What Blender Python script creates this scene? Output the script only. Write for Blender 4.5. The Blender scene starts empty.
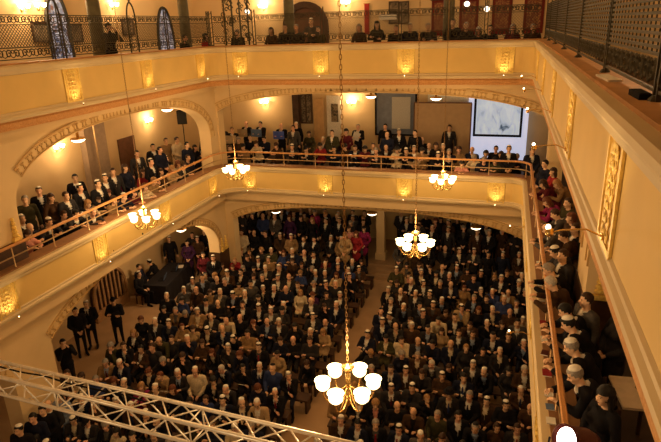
import bpy, bmesh, math, random
import numpy as np
from mathutils import Vector, Matrix, Euler
R_ = random.Random(7)
S = bpy.context.scene
COL = S.collection
pi = math.pi
# ------------------------------------------------------------------ camera
F, CX, CY, CZ = 567.15, 330.5, 221.0, 10.0
def cam_axes(yaw, pitch, roll):
    cy, sy = math.cos(yaw), math.sin(yaw)
    f0, r0, u0 = np.array([sy, cy, 0]), np.array([cy, -sy, 0]), np.array([0, 0, 1.0])
    w = f0*math.cos(pitch)-u0*math.sin(pitch); u = u0*math.cos(pitch)+f0*math.sin(pitch)
    return r0*math.cos(roll)+u*math.sin(roll), -r0*math.sin(roll)+u*math.cos(roll), w
AR, AU, AW = cam_axes(math.radians(-17.3547), math.radians(19.0197), math.radians(-1.8175))
C0 = np.array([0, 0, CZ])
def ray(x, y): return (x-CX)/F*AR-(y-CY)/F*AU+AW
def onX(x, y, X): d = ray(x, y); return C0+d*X/d[0]
def onY(x, y, Y): d = ray(x, y); return C0+d*Y/d[1]
def onZ(x, y, Z): d = ray(x, y); return C0+d*(Z-CZ)/d[2]
cd = bpy.data.cameras.new('camera'); cam = bpy.data.objects.new('camera', cd); COL.objects.link(cam)
cd.sensor_width = 36; cd.lens = F/661*36; cd.clip_start = 0.05; cd.clip_end = 200
cam.matrix_world = Matrix(((AR[0], AU[0], -AW[0], 0), (AR[1], AU[1], -AW[1], 0), (AR[2], AU[2], -AW[2], CZ), (0, 0, 0, 1)))
S.camera = cam
# ------------------------------------------------------------------ materials
def mat(name, col, rough=0.7, metal=0.0, var=0.12, scale=6.0, bump=0.0, spec=0.3, sheen=0.0):
    m = bpy.data.materials.new(name); m.use_nodes = True
    nt = m.node_tree; b = nt.nodes['Principled BSDF']
    b.inputs['Roughness'].default_value = rough; b.inputs['Metallic'].default_value = metal
    b.inputs['Specular IOR Level'].default_value = spec
    n = nt.nodes.new('ShaderNodeTexNoise'); n.inputs['Scale'].default_value = scale; n.inputs['Detail'].default_value = 5
    tc = nt.nodes.new('ShaderNodeTexCoord'); nt.links.new(tc.outputs['Object'], n.inputs['Vector'])
    r = nt.nodes.new('ShaderNodeValToRGB')
    r.color_ramp.elements[0].position = .3; r.color_ramp.elements[1].position = .7
    r.color_ramp.elements[0].color = (*[max(0, c*(1-var)) for c in col], 1)
    r.color_ramp.elements[1].color = (*[min(1, c*(1+var)) for c in col], 1)
    nt.links.new(n.outputs['Fac'], r.inputs['Fac']); nt.links.new(r.outputs['Color'], b.inputs['Base Color'])
    if bump:
        bp = nt.nodes.new('ShaderNodeBump'); bp.inputs['Strength'].default_value = bump; bp.inputs['Distance'].default_value = .02
        nt.links.new(n.outputs['Fac'], bp.inputs['Height']); nt.links.new(bp.outputs['Normal'], b.inputs['Normal'])
    return m
def glow(name, col, strength, base=(.8, .8, .8)):
    m = bpy.data.materials.new(name); m.use_nodes = True
    b = m.node_tree.nodes['Principled BSDF']
    b.inputs['Base Color'].default_value = (*base, 1)
    b.inputs['Emission Color'].default_value = (*col, 1); b.inputs['Emission Strength'].default_value = strength
    return m
def pattern(name, kind, cols, scale, strength=0.0, rough=.8, distort=2.0, stretch=(1, 1, 1)):
    m = bpy.data.materials.new(name); m.use_nodes = True
    nt = m.node_tree; b = nt.nodes['Principled BSDF']; b.inputs['Roughness'].default_value = rough
    tc = nt.nodes.new('ShaderNodeTexCoord'); mp = nt.nodes.new('ShaderNodeMapping'); mp.inputs['Scale'].default_value = stretch
    nt.links.new(tc.outputs['Object'], mp.inputs['Vector'])
    t = nt.nodes.new({'v': 'ShaderNodeTexVoronoi', 'n': 'ShaderNodeTexNoise', 'w': 'ShaderNodeTexWave'}[kind])
    t.inputs['Scale'].default_value = scale
    if kind == 'n': t.inputs['Distortion'].default_value = distort; t.inputs['Detail'].default_value = 4
    if kind == 'w': t.inputs['Distortion'].default_value = distort; t.inputs['Detail'].default_value = 3
    nt.links.new(mp.outputs['Vector'], t.inputs['Vector'])
    r = nt.nodes.new('ShaderNodeValToRGB'); e = r.color_ramp.elements
    while len(e) < len(cols): e.new(.5)
    for i, (p, c) in enumerate(cols): e[i].position = p; e[i].color = (*c, 1)
    src = t.outputs['Color'] if kind == 'v' else (t.outputs['Fac'] if 'Fac' in t.outputs else t.outputs[0])
    if kind == 'v':
        sx = nt.nodes.new('ShaderNodeSeparateXYZ'); nt.links.new(src, sx.inputs[0]); src = sx.outputs[0]
    nt.links.new(src, r.inputs['Fac']); nt.links.new(r.outputs['Color'], b.inputs['Base Color'])
    if strength:
        nt.links.new(r.outputs['Color'], b.inputs['Emission Color']); b.inputs['Emission Strength'].default_value = strength
    return m
M = {}
M['plaster'] = mat('cream_plaster', (.72, .52, .27), .85, var=.05, scale=1.2)
M['plaster2'] = mat('pale_gallery_plaster', (.70, .50, .26), .9, var=.06, scale=1.0)
M['ochre'] = mat('ochre_parapet_paint', (.74, .50, .165), .6, var=.05, scale=1.5)
M['coping'] = mat('ivory_moulding', (.64, .49, .27), .55, var=.04, scale=2)
M['coping_top'] = mat('parapet_wooden_top_board', (.50, .25, .09), .5, var=.15, scale=4)
M['ledge'] = mat('dark_brown_ledge_board', (.26, .125, .05), .5, var=.15, scale=4)
M['stripe'] = pattern('painted_brown_frieze', 'n', [(.35, (.50, .22, .06)), (.65, (.62, .32, .11))], 14)
M['trim'] = mat('ochre_trim_relief', (.56, .35, .13), .6, var=.08)
M['band'] = mat('pale_ochre_arch_band', (.70, .49, .23), .7, var=.05)
M['gold'] = mat('gilding', (.93, .62, .17), .42, .4, var=.2, scale=30)
M['goldback'] = mat('gilded_panel_ground', (.86, .58, .16), .5, .15, var=.15, scale=20)
M['floor'] = mat('tan_stone_floor', (.40, .25, .13), .5, var=.1, scale=2)
M['gfloor'] = mat('dark_gallery_boards', (.055, .032, .02), .6, var=.2, scale=3)
M['rail'] = mat('varnished_rail_wood', (.55, .26, .09), .35, var=.15, scale=8)
M['railmetal'] = mat('brass_coloured_rail_metal', (.55, .36, .18), .35, .6)
M['iron'] = mat('olive_cast_iron', (.055, .045, .025), .5, .3, var=.3, scale=20)
M['column'] = mat('olive_green_painted_column', (.13, .11, .055), .5, var=.2, scale=6)
M['darkwood'] = mat('dark_walnut', (.06, .028, .014), .5, var=.3, scale=5)
M['black'] = mat('black_paint', (.012, .011, .012), .6)
M['blackcloth'] = mat('black_table_cloth', (.012, .01, .013), .9)
M['brass'] = mat('polished_brass', (.85, .55, .2), .25, .9)
M['chain'] = mat('dull_bronze_chain', (.34, .19, .07), .45, .7)
M['alu'] = mat('truss_aluminium', (.86, .78, .66), .35, .45, var=.1, scale=12)
M['shade'] = glow('lit_frosted_glass', (1, .70, .32), 4.2, (.9, .8, .6))
M['sconce'] = glow('lit_sconce_glass', (1, .70, .36), 9, (.9, .8, .6))
M['ceil_lamp'] = glow('lit_ceiling_lamp_glass', (1, .80, .5), 5)
M['led'] = glow('lit_small_lamp', (1, .80, .5), 5)
M['spotface'] = glow('lit_stage_lamp_lens', (1, .72, .6), 14)
M['redcase'] = mat('dark_red_lamp_housing', (.10, .022, .02), .35, .3)
M['white'] = mat('white_paint', (.8, .78, .74), .6, var=.03)
M['paper'] = mat('white_paper', (.78, .72, .6), .8, var=.05)
M['bluepaper'] = mat('blue_folder', (.06, .10, .42), .6)
M['slate'] = mat('dull_blue_slate_folder', (.10, .15, .26), .7)
M['beigeboard'] = mat('beige_music_folder', (.38, .27, .15), .8)
M['partition'] = mat('brown_partition_panel', (.46, .30, .16), .8, var=.05)
M['bluegrey'] = mat('blue_grey_alcove_paint', (.19, .21, .26), .8)
M['doorwood'] = mat('brown_arch_door', (.13, .055, .025), .5, var=.2)
M['redcloth'] = mat('red_banner_cloth', (.34, .028, .02), .9)
M['tapcloth'] = mat('dark_red_tapestry_cloth', (.15, .02, .014), .95)
M['screen'] = pattern('projected_pale_blue_drawing', 'n', [(.27, (.05, .09, .16)), (.34, (.34, .44, .58)), (.42, (.50, .60, .74)), (.62, (.60, .70, .82))], 2.0, .42, distort=1.2, stretch=(1.6, 1, .7))
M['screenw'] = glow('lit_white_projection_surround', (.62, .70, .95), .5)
M['board'] = pattern('grey_notice_sheet', 'w', [(.2, (.34, .32, .28)), (.7, (.62, .58, .5))], 14, distort=6)
M['tapestry'] = pattern('red_and_gold_tapestry', 'n', [(.36, (.14, .018, .014)), (.5, (.20, .06, .03)), (.6, (.38, .2, .06))], 6, distort=3)
M['picture'] = pattern('dark_framed_picture', 'n', [(.35, (.03, .025, .02)), (.65, (.30, .22, .13))], 6)
M['stained'] = pattern('leaded_stained_glass', 'v', [(0, (.03, .05, .12)), (.3, (.45, .5, .62)), (.5, (.16, .07, .05)), (.65, (.6, .62, .66)), (.9, (.08, .11, .2))], 9, .4, .3)
M['lead'] = mat('lead_came', (.03, .028, .025), .6)
M['red'] = mat('red_table_item', (.45, .04, .03), .7)
M['eye'] = mat('dark_eye', (.07, .035, .02), .3)
M['lip'] = mat('lip', (.32, .11, .08), .6)
for n, c in dict(skin_fair=(.80, .50, .31), skin_tan=(.70, .41, .24), skin_rosy=(.78, .43, .27)).items(): M[n] = mat(n, c, .55, var=.05, scale=12)
CL = dict(black=(.010, .009, .011), navy=(.011, .013, .028), charcoal=(.026, .023, .024), brown=(.055, .028, .014), grey=(.075, .066, .06),
          tan=(.26, .155, .07), beige=(.40, .27, .14), cream=(.62, .50, .33), white=(.72, .66, .56), red=(.28, .022, .028), magenta=(.26, .022, .09),
          olive=(.05, .045, .02), blue=(.03, .045, .13), sky=(.26, .31, .42), pink=(.55, .24, .18), burgundy=(.09, .012, .018), purple=(.06, .02, .07))
for n, c in CL.items(): M[n] = mat(n+'_cloth', c, .85, var=.15, scale=25, spec=.12)
for n, c in dict(h_black=(.010, .008, .007), h_brown=(.045, .02, .010), h_grey=(.28, .24, .2), h_white=(.5, .45, .38), h_blond=(.34, .18, .07), h_auburn=(.12, .035, .012)).items(): M[n] = mat(n[2:]+'_hair', c, .6, var=.3, scale=40)
M['k_white'] = mat('white_skullcap_satin', (.82, .77, .66), .6, var=.03); M['k_black'] = mat('black_skullcap_cloth', (.015, .013, .014), .8)
# ------------------------------------------------------------------ mesh builder
class MB:
    def __init__(s): s.v = []; s.f = []; s.m = []; s.cur = 0
    def add(s, vs, fs):
        o = len(s.v); s.v += [tuple(v) for v in vs]; s.f += [tuple(i+o for i in f) for f in fs]; s.m += [s.cur]*len(fs); return s
    def box(s, c, d, rot=None):
        x, y, z = d[0]/2, d[1]/2, d[2]/2
        vs = [Vector((i*x, j*y, k*z)) for k in (-1, 1) for j in (-1, 1) for i in (-1, 1)]
        if rot is not None: vs = [rot @ v for v in vs]
        vs = [v+Vector(c) for v in vs]
        return s.add(vs, [(0, 2, 3, 1), (4, 5, 7, 6), (0, 1, 5, 4), (2, 6, 7, 3), (0, 4, 6, 2), (1, 3, 7, 5)])
    def bar(s, a, b, w, h=None, up=(0, 0, 1)):
        a, b = Vector(a), Vector(b); d = b-a; L = d.length; d.normalize(); up = Vector(up)
        if abs(d.dot(up)) > .98: up = Vector((1, 0, 0))
        sx = d.cross(up).normalized(); uz = sx.cross(d)
        return s.box((a+b)/2, (w, L, h or w), Matrix((sx, d, uz)).transposed())
    def ring_tube(s, pts, rs, seg=8, cap=True, closed=False):
        pts = [Vector(p) for p in pts]; n = len(pts); rs = rs if isinstance(rs, (list, tuple)) else [rs]*n
        vs = []; prev = None
        for i, p in enumerate(pts):
            t = (pts[(i+1) % n]-pts[i-1]) if closed else (pts[min(i+1, n-1)]-pts[max(i-1, 0)])
            t.normalize()
            if prev is None: prev = Vector((0, 0, 1)) if abs(t.z) < .9 else Vector((1, 0, 0))
            e1 = (prev-t*prev.dot(t)).normalized(); prev = e1; e2 = t.cross(e1)
            for k in range(seg):
                a = 2*pi*k/seg; vs.append(p+(e1*math.cos(a)+e2*math.sin(a))*rs[i])
        fs = []
        for i in range(n if closed else n-1):
            j = (i+1) % n
            for k in range(seg): fs.append((i*seg+k, i*seg+(k+1) % seg, j*seg+(k+1) % seg, j*seg+k))
        if cap and not closed: fs += [tuple(range(seg))[::-1], tuple((n-1)*seg+k for k in range(seg))]
        return s.add(vs, fs)
    def lathe(s, prof, c=(0, 0, 0), seg=16, axis=None):
        vs = []; fs = []; n = len(prof); A = axis or Matrix.Identity(3)
        for r, z in prof:
            for k in range(seg):
                a = 2*pi*k/seg; vs.append(A @ Vector((max(r, 1e-4)*math.cos(a), max(r, 1e-4)*math.sin(a), z))+Vector(c))
        for i in range(n-1):
            for k in range(seg): fs.append((i*seg+k, i*seg+(k+1) % seg, (i+1)*seg+(k+1) % seg, (i+1)*seg+k))
        if prof[0][0] > .002: fs.append(tuple(range(seg))[::-1])
        if prof[-1][0] > .002: fs.append(tuple((n-1)*seg+k for k in range(seg)))
        return s.add(vs, fs)
    def ell(s, c, r, rot=None, seg=12, rings=8):
        vs = []; fs = []
        for i in range(rings+1):
            t = pi*i/rings
            for k in range(seg):
                a = 2*pi*k/seg; v = Vector((r[0]*math.sin(t)*math.cos(a), r[1]*math.sin(t)*math.sin(a), r[2]*math.cos(t)))
                if rot is not None: v = rot @ v
                vs.append(v+Vector(c))
        for i in range(rings):
            for k in range(seg): fs.append((i*seg+k, (i+1)*seg+k, (i+1)*seg+(k+1) % seg, i*seg+(k+1) % seg))
        return s.add(vs, fs)
    def cap(s, a, b, ra, rb, seg=12):
        a, b = Vector(a), Vector(b); d = (b-a); L = max(d.length, 1e-5); d = d/L
        pts = []; rs = []
        for i in range(4): t = pi/2*i/4; pts.append(a-d*ra*math.cos(t)); rs.append(max(ra*math.sin(t), ra*.05))
        pts.append(a); rs.append(ra); pts.append(b); rs.append(rb)
        for i in range(1, 5): t = pi/2*i/4; pts.append(b+d*rb*math.sin(t)); rs.append(max(rb*math.cos(t), rb*.05))
        return s.ring_tube(pts, rs, seg)
    def prism(s, poly, fn, d0, d1):
        n = len(poly); vs = [fn(a, b, d0) for a, b in poly]+[fn(a, b, d1) for a, b in poly]
        fs = [tuple(range(n)), tuple(range(n, 2*n))[::-1]]+[(i, n+i, n+(i+1) % n, (i+1) % n) for i in range(n)]
        return s.add(vs, fs)
    def sweep(s, path, prof):
        n = len(prof); vs = []; fs = []
        for (x, y, nx, ny) in path:
            for (o, z) in prof: vs.append((x+nx*o, y+ny*o, z))
        for i in range(len(path)-1):
            for k in range(n): fs.append((i*n+k, (i+1)*n+k, (i+1)*n+(k+1) % n, i*n+(k+1) % n))
        fs += [tuple(range(n)), tuple((len(path)-1)*n+k for k in range(n))[::-1]]
        return s.add(vs, fs)
    def mesh(s, name, mats, smooth=False):
        me = bpy.data.meshes.new(name); me.from_pydata(s.v, [], s.f)
        for m in (mats if isinstance(mats, list) else [mats]): me.materials.append(m)
        me.polygons.foreach_set('material_index', s.m)
        bm = bmesh.new(); bm.from_mesh(me); bmesh.ops.recalc_face_normals(bm, faces=bm.faces); bm.to_mesh(me); bm.free()
        if smooth: me.polygons.foreach_set('use_smooth', [True]*len(me.polygons))
        me.update(); return me
    def build(s, name, mats, parent=None, smooth=False, loc=None):
        o = bpy.data.objects.new(name, s.mesh(name, mats, smooth)); COL.objects.link(o)
        if parent is not None: o.parent = parent
        if loc is not None: o.location = loc
        return o
def tag(o, label=None, cat=None, group=None, kind=None):
    if label: o['label'] = label
    if cat: o['category'] = cat
    if group: o['group'] = group
    if kind: o['kind'] = kind
    return o
def thing(name, label, cat, loc=(0, 0, 0), rz=0, group=None):
    o = bpy.data.objects.new(name, None); COL.objects.link(o); o.location = loc; o.rotation_euler = (0, 0, rz); o.empty_display_size = .1
    return tag(o, label, cat, group)
def struct(mb, name, m, label=None, smooth=False): return tag(mb.build(name, m, smooth=smooth), label, None, None, 'structure')
def child(o_mesh, name, parent, loc=(0, 0, 0), rot=(0, 0, 0), scale=None):
    o = bpy.data.objects.new(name, o_mesh); COL.objects.link(o); o.parent = parent; o.location = loc; o.rotation_euler = rot
    if scale: o.scale = scale
    return o
ORD = ['first', 'second', 'third', 'fourth', 'fifth', 'sixth', 'seventh', 'eighth', 'ninth', 'tenth', 'eleventh', 'twelfth', 'thirteenth', 'fourteenth', 'fifteenth', 'sixteenth', 'seventeenth', 'eighteenth', 'nineteenth', 'twentieth']
ORD += ['twenty-'+o for o in ORD[:9]]+['thirtieth']+['thirty-'+o for o in ORD[:9]]+['fortieth']+['forty-'+o for o in ORD[:9]]+['fiftieth']+['fifty-'+o for o in ORD[:9]]
ORD += ['sixtieth']+['sixty-'+o for o in ORD[:9]]+['seventieth']
# ------------------------------------------------------------------ the hall's shell
XL, XR, YF = -10.1, .76, 19.0            # parapet faces
WXL, WXR, WYF = -13.9, 4.7, 24.5         # outer walls
SXL, SXR, SYF = -10.4, 1.45, 19.3         # arcade planes
Y0 = -2.5
ZL2, ZL3 = 4.25, 8.5
struct(MB().box(((WXL+WXR)/2, 11, -.1), (WXR-WXL+.6, 27.6, .2)), 'floor', M['floor'])
struct(MB().box((WXL-.15, 11, 6.5), (.3, 27.6, 13)), 'wall_left', M['plaster2'])
struct(MB().box((WXR+.15, 11, 6.5), (.3, 27.6, 13)), 'wall_right', M['plaster2'])
struct(MB().box(((WXL+WXR)/2, WYF+.15, 6.5), (WXR-WXL+.6, .3, 13)), 'wall_far', M['plaster2'])
def slab(name, z0, z1, m):
    mb = MB()
    mb.box(((WXL+XL-.1)/2, 11, (z0+z1)/2), (XL-.1-WXL, 27, z1-z0))
    mb.box(((WXR+XR+.1)/2, 11, (z0+z1)/2), (WXR-XR-.1, 27, z1-z0))
    mb.box(((XL+XR)/2, (YF+WYF+.1)/2, (z0+z1)/2), (XR-XL+.2, WYF-YF-.1, z1-z0))
    return struct(mb, name, m)
slab('floor_middle_gallery', ZL2-.12, ZL2, M['gfloor']); slab('ceiling_ground', 3.72, ZL2-.12, M['plaster2'])
slab('floor_upper_gallery', ZL3-.12, ZL3, M['gfloor']); slab('ceiling_middle', 7.95, ZL3-.12, M['plaster2'])
mb = MB(); mb.box(((WXL+WXR)/2, 11, 13.6), (WXR-WXL+.6, 27.6, .2)); struct(mb, 'ceiling', M['plaster'])
mb = MB(); mb.box(((WXL+WXR)/2, 23, .225), (WXR-WXL, 3, .45)); struct(mb, 'floor_platform', M['floor'])
mb = MB()
for k, h in enumerate((.15, .30)): mb.box((-4.0, 20.95+k*.32+.16, h/2), (1.5, .34, h))
struct(mb, 'floor_steps', M['floor'], 'three tan steps rising from the aisle to the back platform')
# parapet path (rounded corners)
def path(xl, xr, yf, ra, rb, y0=Y0):
    p = [(xl, y0+(yf-ra-y0)*i/12, 1, 0) for i in range(13)]
    for i in range(1, 9):
        a = pi-pi/2*i/8; p.append((xl+ra+ra*math.cos(a), yf-ra+ra*math.sin(a), -math.cos(a), -math.sin(a)))
    for i in range(1, 13): p.append((xl+ra+(xr-rb-xl-ra)*i/12, yf, 0, -1))
    for i in range(1, 9):
        a = pi/2-pi/2*i/8; p.append((xr-rb+rb*math.cos(a), yf-rb+rb*math.sin(a), -math.cos(a), -math.sin(a)))
    for i in range(1, 13): p.append((xr, yf-rb-(yf-rb-y0)*i/12, -1, 0))
    return p
PP = path(XL, XR, YF, .8, .45)
def parapet(n, zt, zb, low):
    f = lambda pr, nm, m, lb: struct(MB().sweep(PP, pr), nm, m, lb, True)
    o = f([(-.42, zt-.02), (-.05, zt-.02), (-.05, zt+.012), (-.42, zt+.012)], 'trim_%d' % n, M['coping_top'] if n < 4 else M['ledge'], 'wooden top board of the %s parapet' % low)
    o = f([(-.40, zt-.02), (.055, zt-.02), (.085, zt-.05), (.085, zt-.10), (.06, zt-.14), (.055, zt-.19), (.03, zt-.21), (0, zt-.22), (-.40, zt-.22)], 'trim_%d' % (n+1), M['coping'], 'ivory coping moulding of the %s parapet' % low)
    o = f([(0, zt-.22), (0, zb+.18), (-.30, zb+.18), (-.30, zt-.22)], 'wall_%s_parapet' % low, M['ochre'], 'ochre painted face of the %s gallery parapet' % low)
    o = f([(0, zb+.18), (.02, zb+.16), (.02, zb+.12), (.045, zb+.09), (.045, zb+.04), (.02, zb+.02), (.02, zb), (-.42, zb), (-.42, zb+.18)], 'trim_%d' % (n+2), M['coping'], 'grey ivory base moulding of the %s parapet' % low)
parapet(1, 9.42, 8.27, 'upper'); parapet(4, 5.11, 4.08, 'middle')
struct(MB().sweep(PP, [(-.03, 8.07), (-.03, 8.12), (-.015, 8.13), (-.015, 8.22), (-.03, 8.23), (-.03, 8.28), (-.42, 8.28), (-.42, 8.07)]), 'trim_frieze', M['stripe'], 'brown painted frieze band under the upper parapet')
for ob in bpy.data.objects:
    if ob.type == 'MESH' and ob.name.startswith(('trim', 'wall_upper', 'wall_middle')):
        me = ob.data; me.polygons.foreach_set('use_smooth', [False]*len(me.polygons))
# arcade walls
def sup(d, a, zs, za, n): 
    t = min(abs(d)/a, 1); return zs+(za-zs)*(1-t**n)**(1/n)
OP = {('left', 2): [(14.15, 4.55, 6.2, 7.73, 2.5, 0, 99), (3.4, 5.2, 6.2, 7.73, 2.5, 0, 8.5)], ('far', 2): [(-4.6, 6.4, 6.2, 7.775, 2.5, -10.34, 1.4)], ('right', 2): [(15.0, 4.65, 6.2, 7.73, 2.5, 0, 19.25), (4.3, 4.9, 6.2, 7.73, 2.5, 0, 99)],
      ('left', 1): [(13.9, 4.62, 1.95, 3.69, 2.2, 9.75, 99), (3.6, 5.4, 1.76, 3.47, 2.2, 0, 8.5)], ('far', 1): [(-4.6, 6.1, 1.9, 3.55, 2.5, -10.1, 1.4)], ('right', 1): [(13.7, 4.55, 1.76, 3.47, 2.2, 0, 99), (3.3, 4.5, 1.76, 3.47, 2.2, 0, 99)]}
LIM = {'left': (Y0, SYF), 'far': (SXL, SXR), 'right': (Y0, SYF)}
def W(side):
    if side == 'left': return lambda s, z, n: (SXL+n, s, z)
    if side == 'far': return lambda s, z, n: (s, SYF-n, z)
    return lambda s, z, n: (SXR-n, s, z)
def arcade(side, lev):
    z0 = 0 if lev == 1 else ZL2; zt = 4.10 if lev == 1 else 8.34
    a, b = LIM[side]; sm = set(a+(b-a)*i/120 for i in range(121)); edges = []
    ops = []
    for (c, w, zs, za, n, lo, hi) in OP[side, lev]:
        l, r = max(c-w, lo if lo else c-w), min(c+w, hi)
        ops.append((l, r, c, w, zs, za, n)); sm |= {l-.001, l, r, r+.001}
        sm |= {l+(r-l)*.5*(1-math.cos(pi*i/40)) for i in range(41)}
    sm = sorted(x for x in sm if a <= x <= b)
    def zb(s):
        for l, r, c, w, zs, za, n in ops:
            if l <= s <= r: return z0 if (side == 'far' and False) else sup(s-c, w, zs, za, n)
        return z0
    # an opening goes down to the floor: below the springing the jamb is the pier's own side
    fn = W(side); mb = MB(); T = .45
    zz = [zb(s) for s in sm]
    vs = []
    for s, z in zip(sm, zz): vs += [fn(s, z, 0), fn(s, zt, 0), fn(s, zt, -T), fn(s, z, -T)]
    fs = []
    for i in range(len(sm)-1):
        o = i*4; p = o+4
        fs += [(o, p, p+1, o+1), (o+3, o+2, p+2, p+3), (o, o+3, p+3, p), (o+1, p+1, p+2, o+2)]
    mb.add(vs, fs)
    struct(mb, 'wall_%s_arcade_%s' % (side, 'ground' if lev == 1 else 'middle'), M['plaster'])
    # meander trim along each arch
    tb = MB()
    for l, r, c, w, zs, za, n in ops:
        pts = []
        for i in range(121):
            th = pi-pi*i/120; s = c+w*math.copysign(abs(math.cos(th))**(2/n), math.cos(th)); z = zs+(za-zs)*abs(math.sin(th))**(2/n)
            if l+(.3 if side == 'left' and lev == 2 and l > 9 else 0) <= s <= r: pts.append((s, z))
        def off(i, d):
            p0 = pts[max(i-1, 0)]; p1 = pts[min(i+1, len(pts)-1)]; t = Vector((p1[0]-p0[0], p1[1]-p0[1])).normalized()
            return pts[i][0]-t.y*d, pts[i][1]+t.x*d
        for d0, d1, nn in ((.02, .045, .03), (.265, .29, .03), (.045, .265, .008)):
            tb.cur = 1 if nn < .02 else 0
            vs = []; fs = []
            for i in range(len(pts)):
                q0 = off(i, d0); q1 = off(i, d1)
                vs += [fn(q0[0], q0[1], -.02), fn(q0[0], q0[1], nn), fn(q1[0], q1[1], nn), fn(q1[0], q1[1], -.02)]
            for i in range(len(pts)-1): fs += [(i*4+k, i*4+4+k, i*4+4+(k+1) % 4, i*4+(k+1) % 4) for k in range(4)]
            tb.add(vs, fs)
        # keys
        L = [0]
        for i in range(1, len(pts)): L.append(L[-1]+math.dist(pts[i], pts[i-1]))
        tb.cur = 0; k = .1; i = 0
        while k < L[-1]-.1:
            while L[i+1] < k: i += 1
            j = min(i+1, len(pts)-1)
            for d0, d1, ww in ((.075, .205, .028), (.19, .222, .10), (.075, .10, .07)):
                q0 = off(i, d0); q1 = off(i, d1); t = Vector((pts[j][0]-pts[i][0], 0, pts[j][1]-pts[i][1])).normalized()
                up = Vector((-t.z, 0, t.x)); cc = ((q0[0]+q1[0])/2, (q0[1]+q1[1])/2)
                vs = []
                for nn in (-.01, .028):
                    for su, sv in ((-1, -1), (1, -1), (1, 1), (-1, 1)):
                        e = t*su*ww/2+up*sv*(d1-d0)/2; vs.append(fn(cc[0]+e.x, cc[1]+e.z, nn))
                tb.add(vs, [(0, 1, 2, 3), (4, 5, 6, 7), (0, 1, 5, 4), (1, 2, 6, 5), (2, 3, 7, 6), (3, 0, 4, 7)])
            k += .165
    struct(tb, 'trim_arch_%s_%s' % (side, 'ground' if lev == 1 else 'middle'), [M['trim'], M['band']], 'ochre meander band following the arch')
for sd in ('left', 'far', 'right'):
    for lv in (1, 2): arcade(sd, lv)
# dark plinths and gilded corbels on the piers
def pier_extra(fn, s0, s1, z0, lb):
    mb = MB(); mb.prism([(s0-.02, z0), (s1+.02, z0), (s1+.02, z0+1.35), (s0-.02, z0+1.35)], fn, -.47, .02); struct(mb, 'trim_pier_plinth', M['darkwood'], 'dark wooden plinth round the foot of a pier')
    for sc in (s0+.22, s1-.22):
        t = thing('gilded_corbel', lb[0] if sc < (s0+s1)/2 else lb[1], 'ornament')
        m2 = MB()
        for k in range(5): m2.ell(fn(sc, z0+1.5+k*.09, .03), (.085-.012*k, .085-.012*k, .055), seg=8, rings=5)
        m2.build('scroll', M['gold'], t); m3 = MB().prism([(sc-.11, z0+1.36), (sc+.11, z0+1.36), (sc+.09, z0+1.46), (sc-.09, z0+1.46)], fn, -.01, .09); m3.build('base', M['gold'], t)
pier_extra(W('left'), 8.5, 9.6, ZL2, ('gilded corbel on the shadowed pier edge beyond the frame, middle gallery', 'gilded corbel beside the wide arch of the long side, middle gallery'))
mb = MB(); mb.box((1.68, 9.78, ZL2+.7), (.5, 1.22, 1.4)); struct(mb, 'trim_pier_plinth', M['darkwood'], 'dark wooden plinth round the foot of a pier')
t = thing('gilded_corbel', 'gilded corbel above dark plinth, behind spectators in the steep gallery', 'ornament'); m = MB()
for k in range(5): m.ell((1.66, 9.18, ZL2+1.55+k*.08), (.09-.012*k, .05, .05), seg=8, rings=5)
m.build('scroll', M['gold'], t); MB().box((1.66, 9.17, ZL2+1.45), (.24, .08, .09)).build('base', M['gold'], t)
pier_extra(W('left'), 18.5, 19.25, 0.3, ('gilded corbel on the corner pier at ground level beside the table', 'gilded corbel in the corner under the middle gallery'))
# ------------------------------------------------------------------ pilaster reliefs and their lamps
def relief_meshes():
    back = MB().box((0, .01, 0), (.50, .05, .80)).mesh('panel', M['goldback'])
    fr = MB()
    for x in (-.235, .235): fr.bar((x, -.03, -.39), (x, -.03, .39), .045)
    for z in (-.385, .385): fr.bar((-.25, -.03, z), (.25, -.03, z), .045)
    for x in (-.17, .17): fr.bar((x, -.025, -.33), (x, -.025, .33), .018)
    rl = MB(); rr = random.Random(3)
    for k in range(7):
        z = -.30+k*.1
        for s in (-1, 1):
            pts = [(s*(.02+.09*math.sin(t*2.6)*(1-.2*k/7)), -.035-.012*math.sin(t*3), z-.06+.11*t+.03*math.cos(5*t)) for t in [i/9 for i in range(10)]]
            rl.ring_tube(pts, [.018*(1-.5*abs(i/9-.4)) for i in range(10)], 6)
            rl.ell((s*.10, -.04, z), (.028, .02, .022), seg=8, rings=5)
        rl.ell((0, -.045, z), (.03, .025, .035), seg=8, rings=5)
    for i in range(9):
        a = pi*i/8; rl.ell((.11*math.cos(a), -.04, .27+.07*math.sin(a)), (.025, .02, .02), seg=6, rings=4)
    return back, fr.mesh('frame', M['gold']), rl.mesh('relief', M['gold'], True)
RB, RF, RR = relief_meshes()
arm = MB(); arm.ring_tube([(0, 0, 0), (0, -.12, .05), (0, -.3, .03), (0, -.38, .0)], .008, 6); arm.lathe([(.03, -.01), (.03, .01)], (0, 0, 0), 10, Matrix.Rotation(pi/2, 3, 'X'))
ARM = arm.mesh('arm', M['brass']); HEAD = MB().lathe([(.022, -.03), (.036, .0), (.03, .035), (.0, .045)], (0, -.39, .0), 10).mesh('lamp_head', M['brass'], True)
BULB = MB().ell((0, -.40, .045), (.021, .021, .027), seg=10, rings=6).mesh('bulb', M['led'], True)
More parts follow.
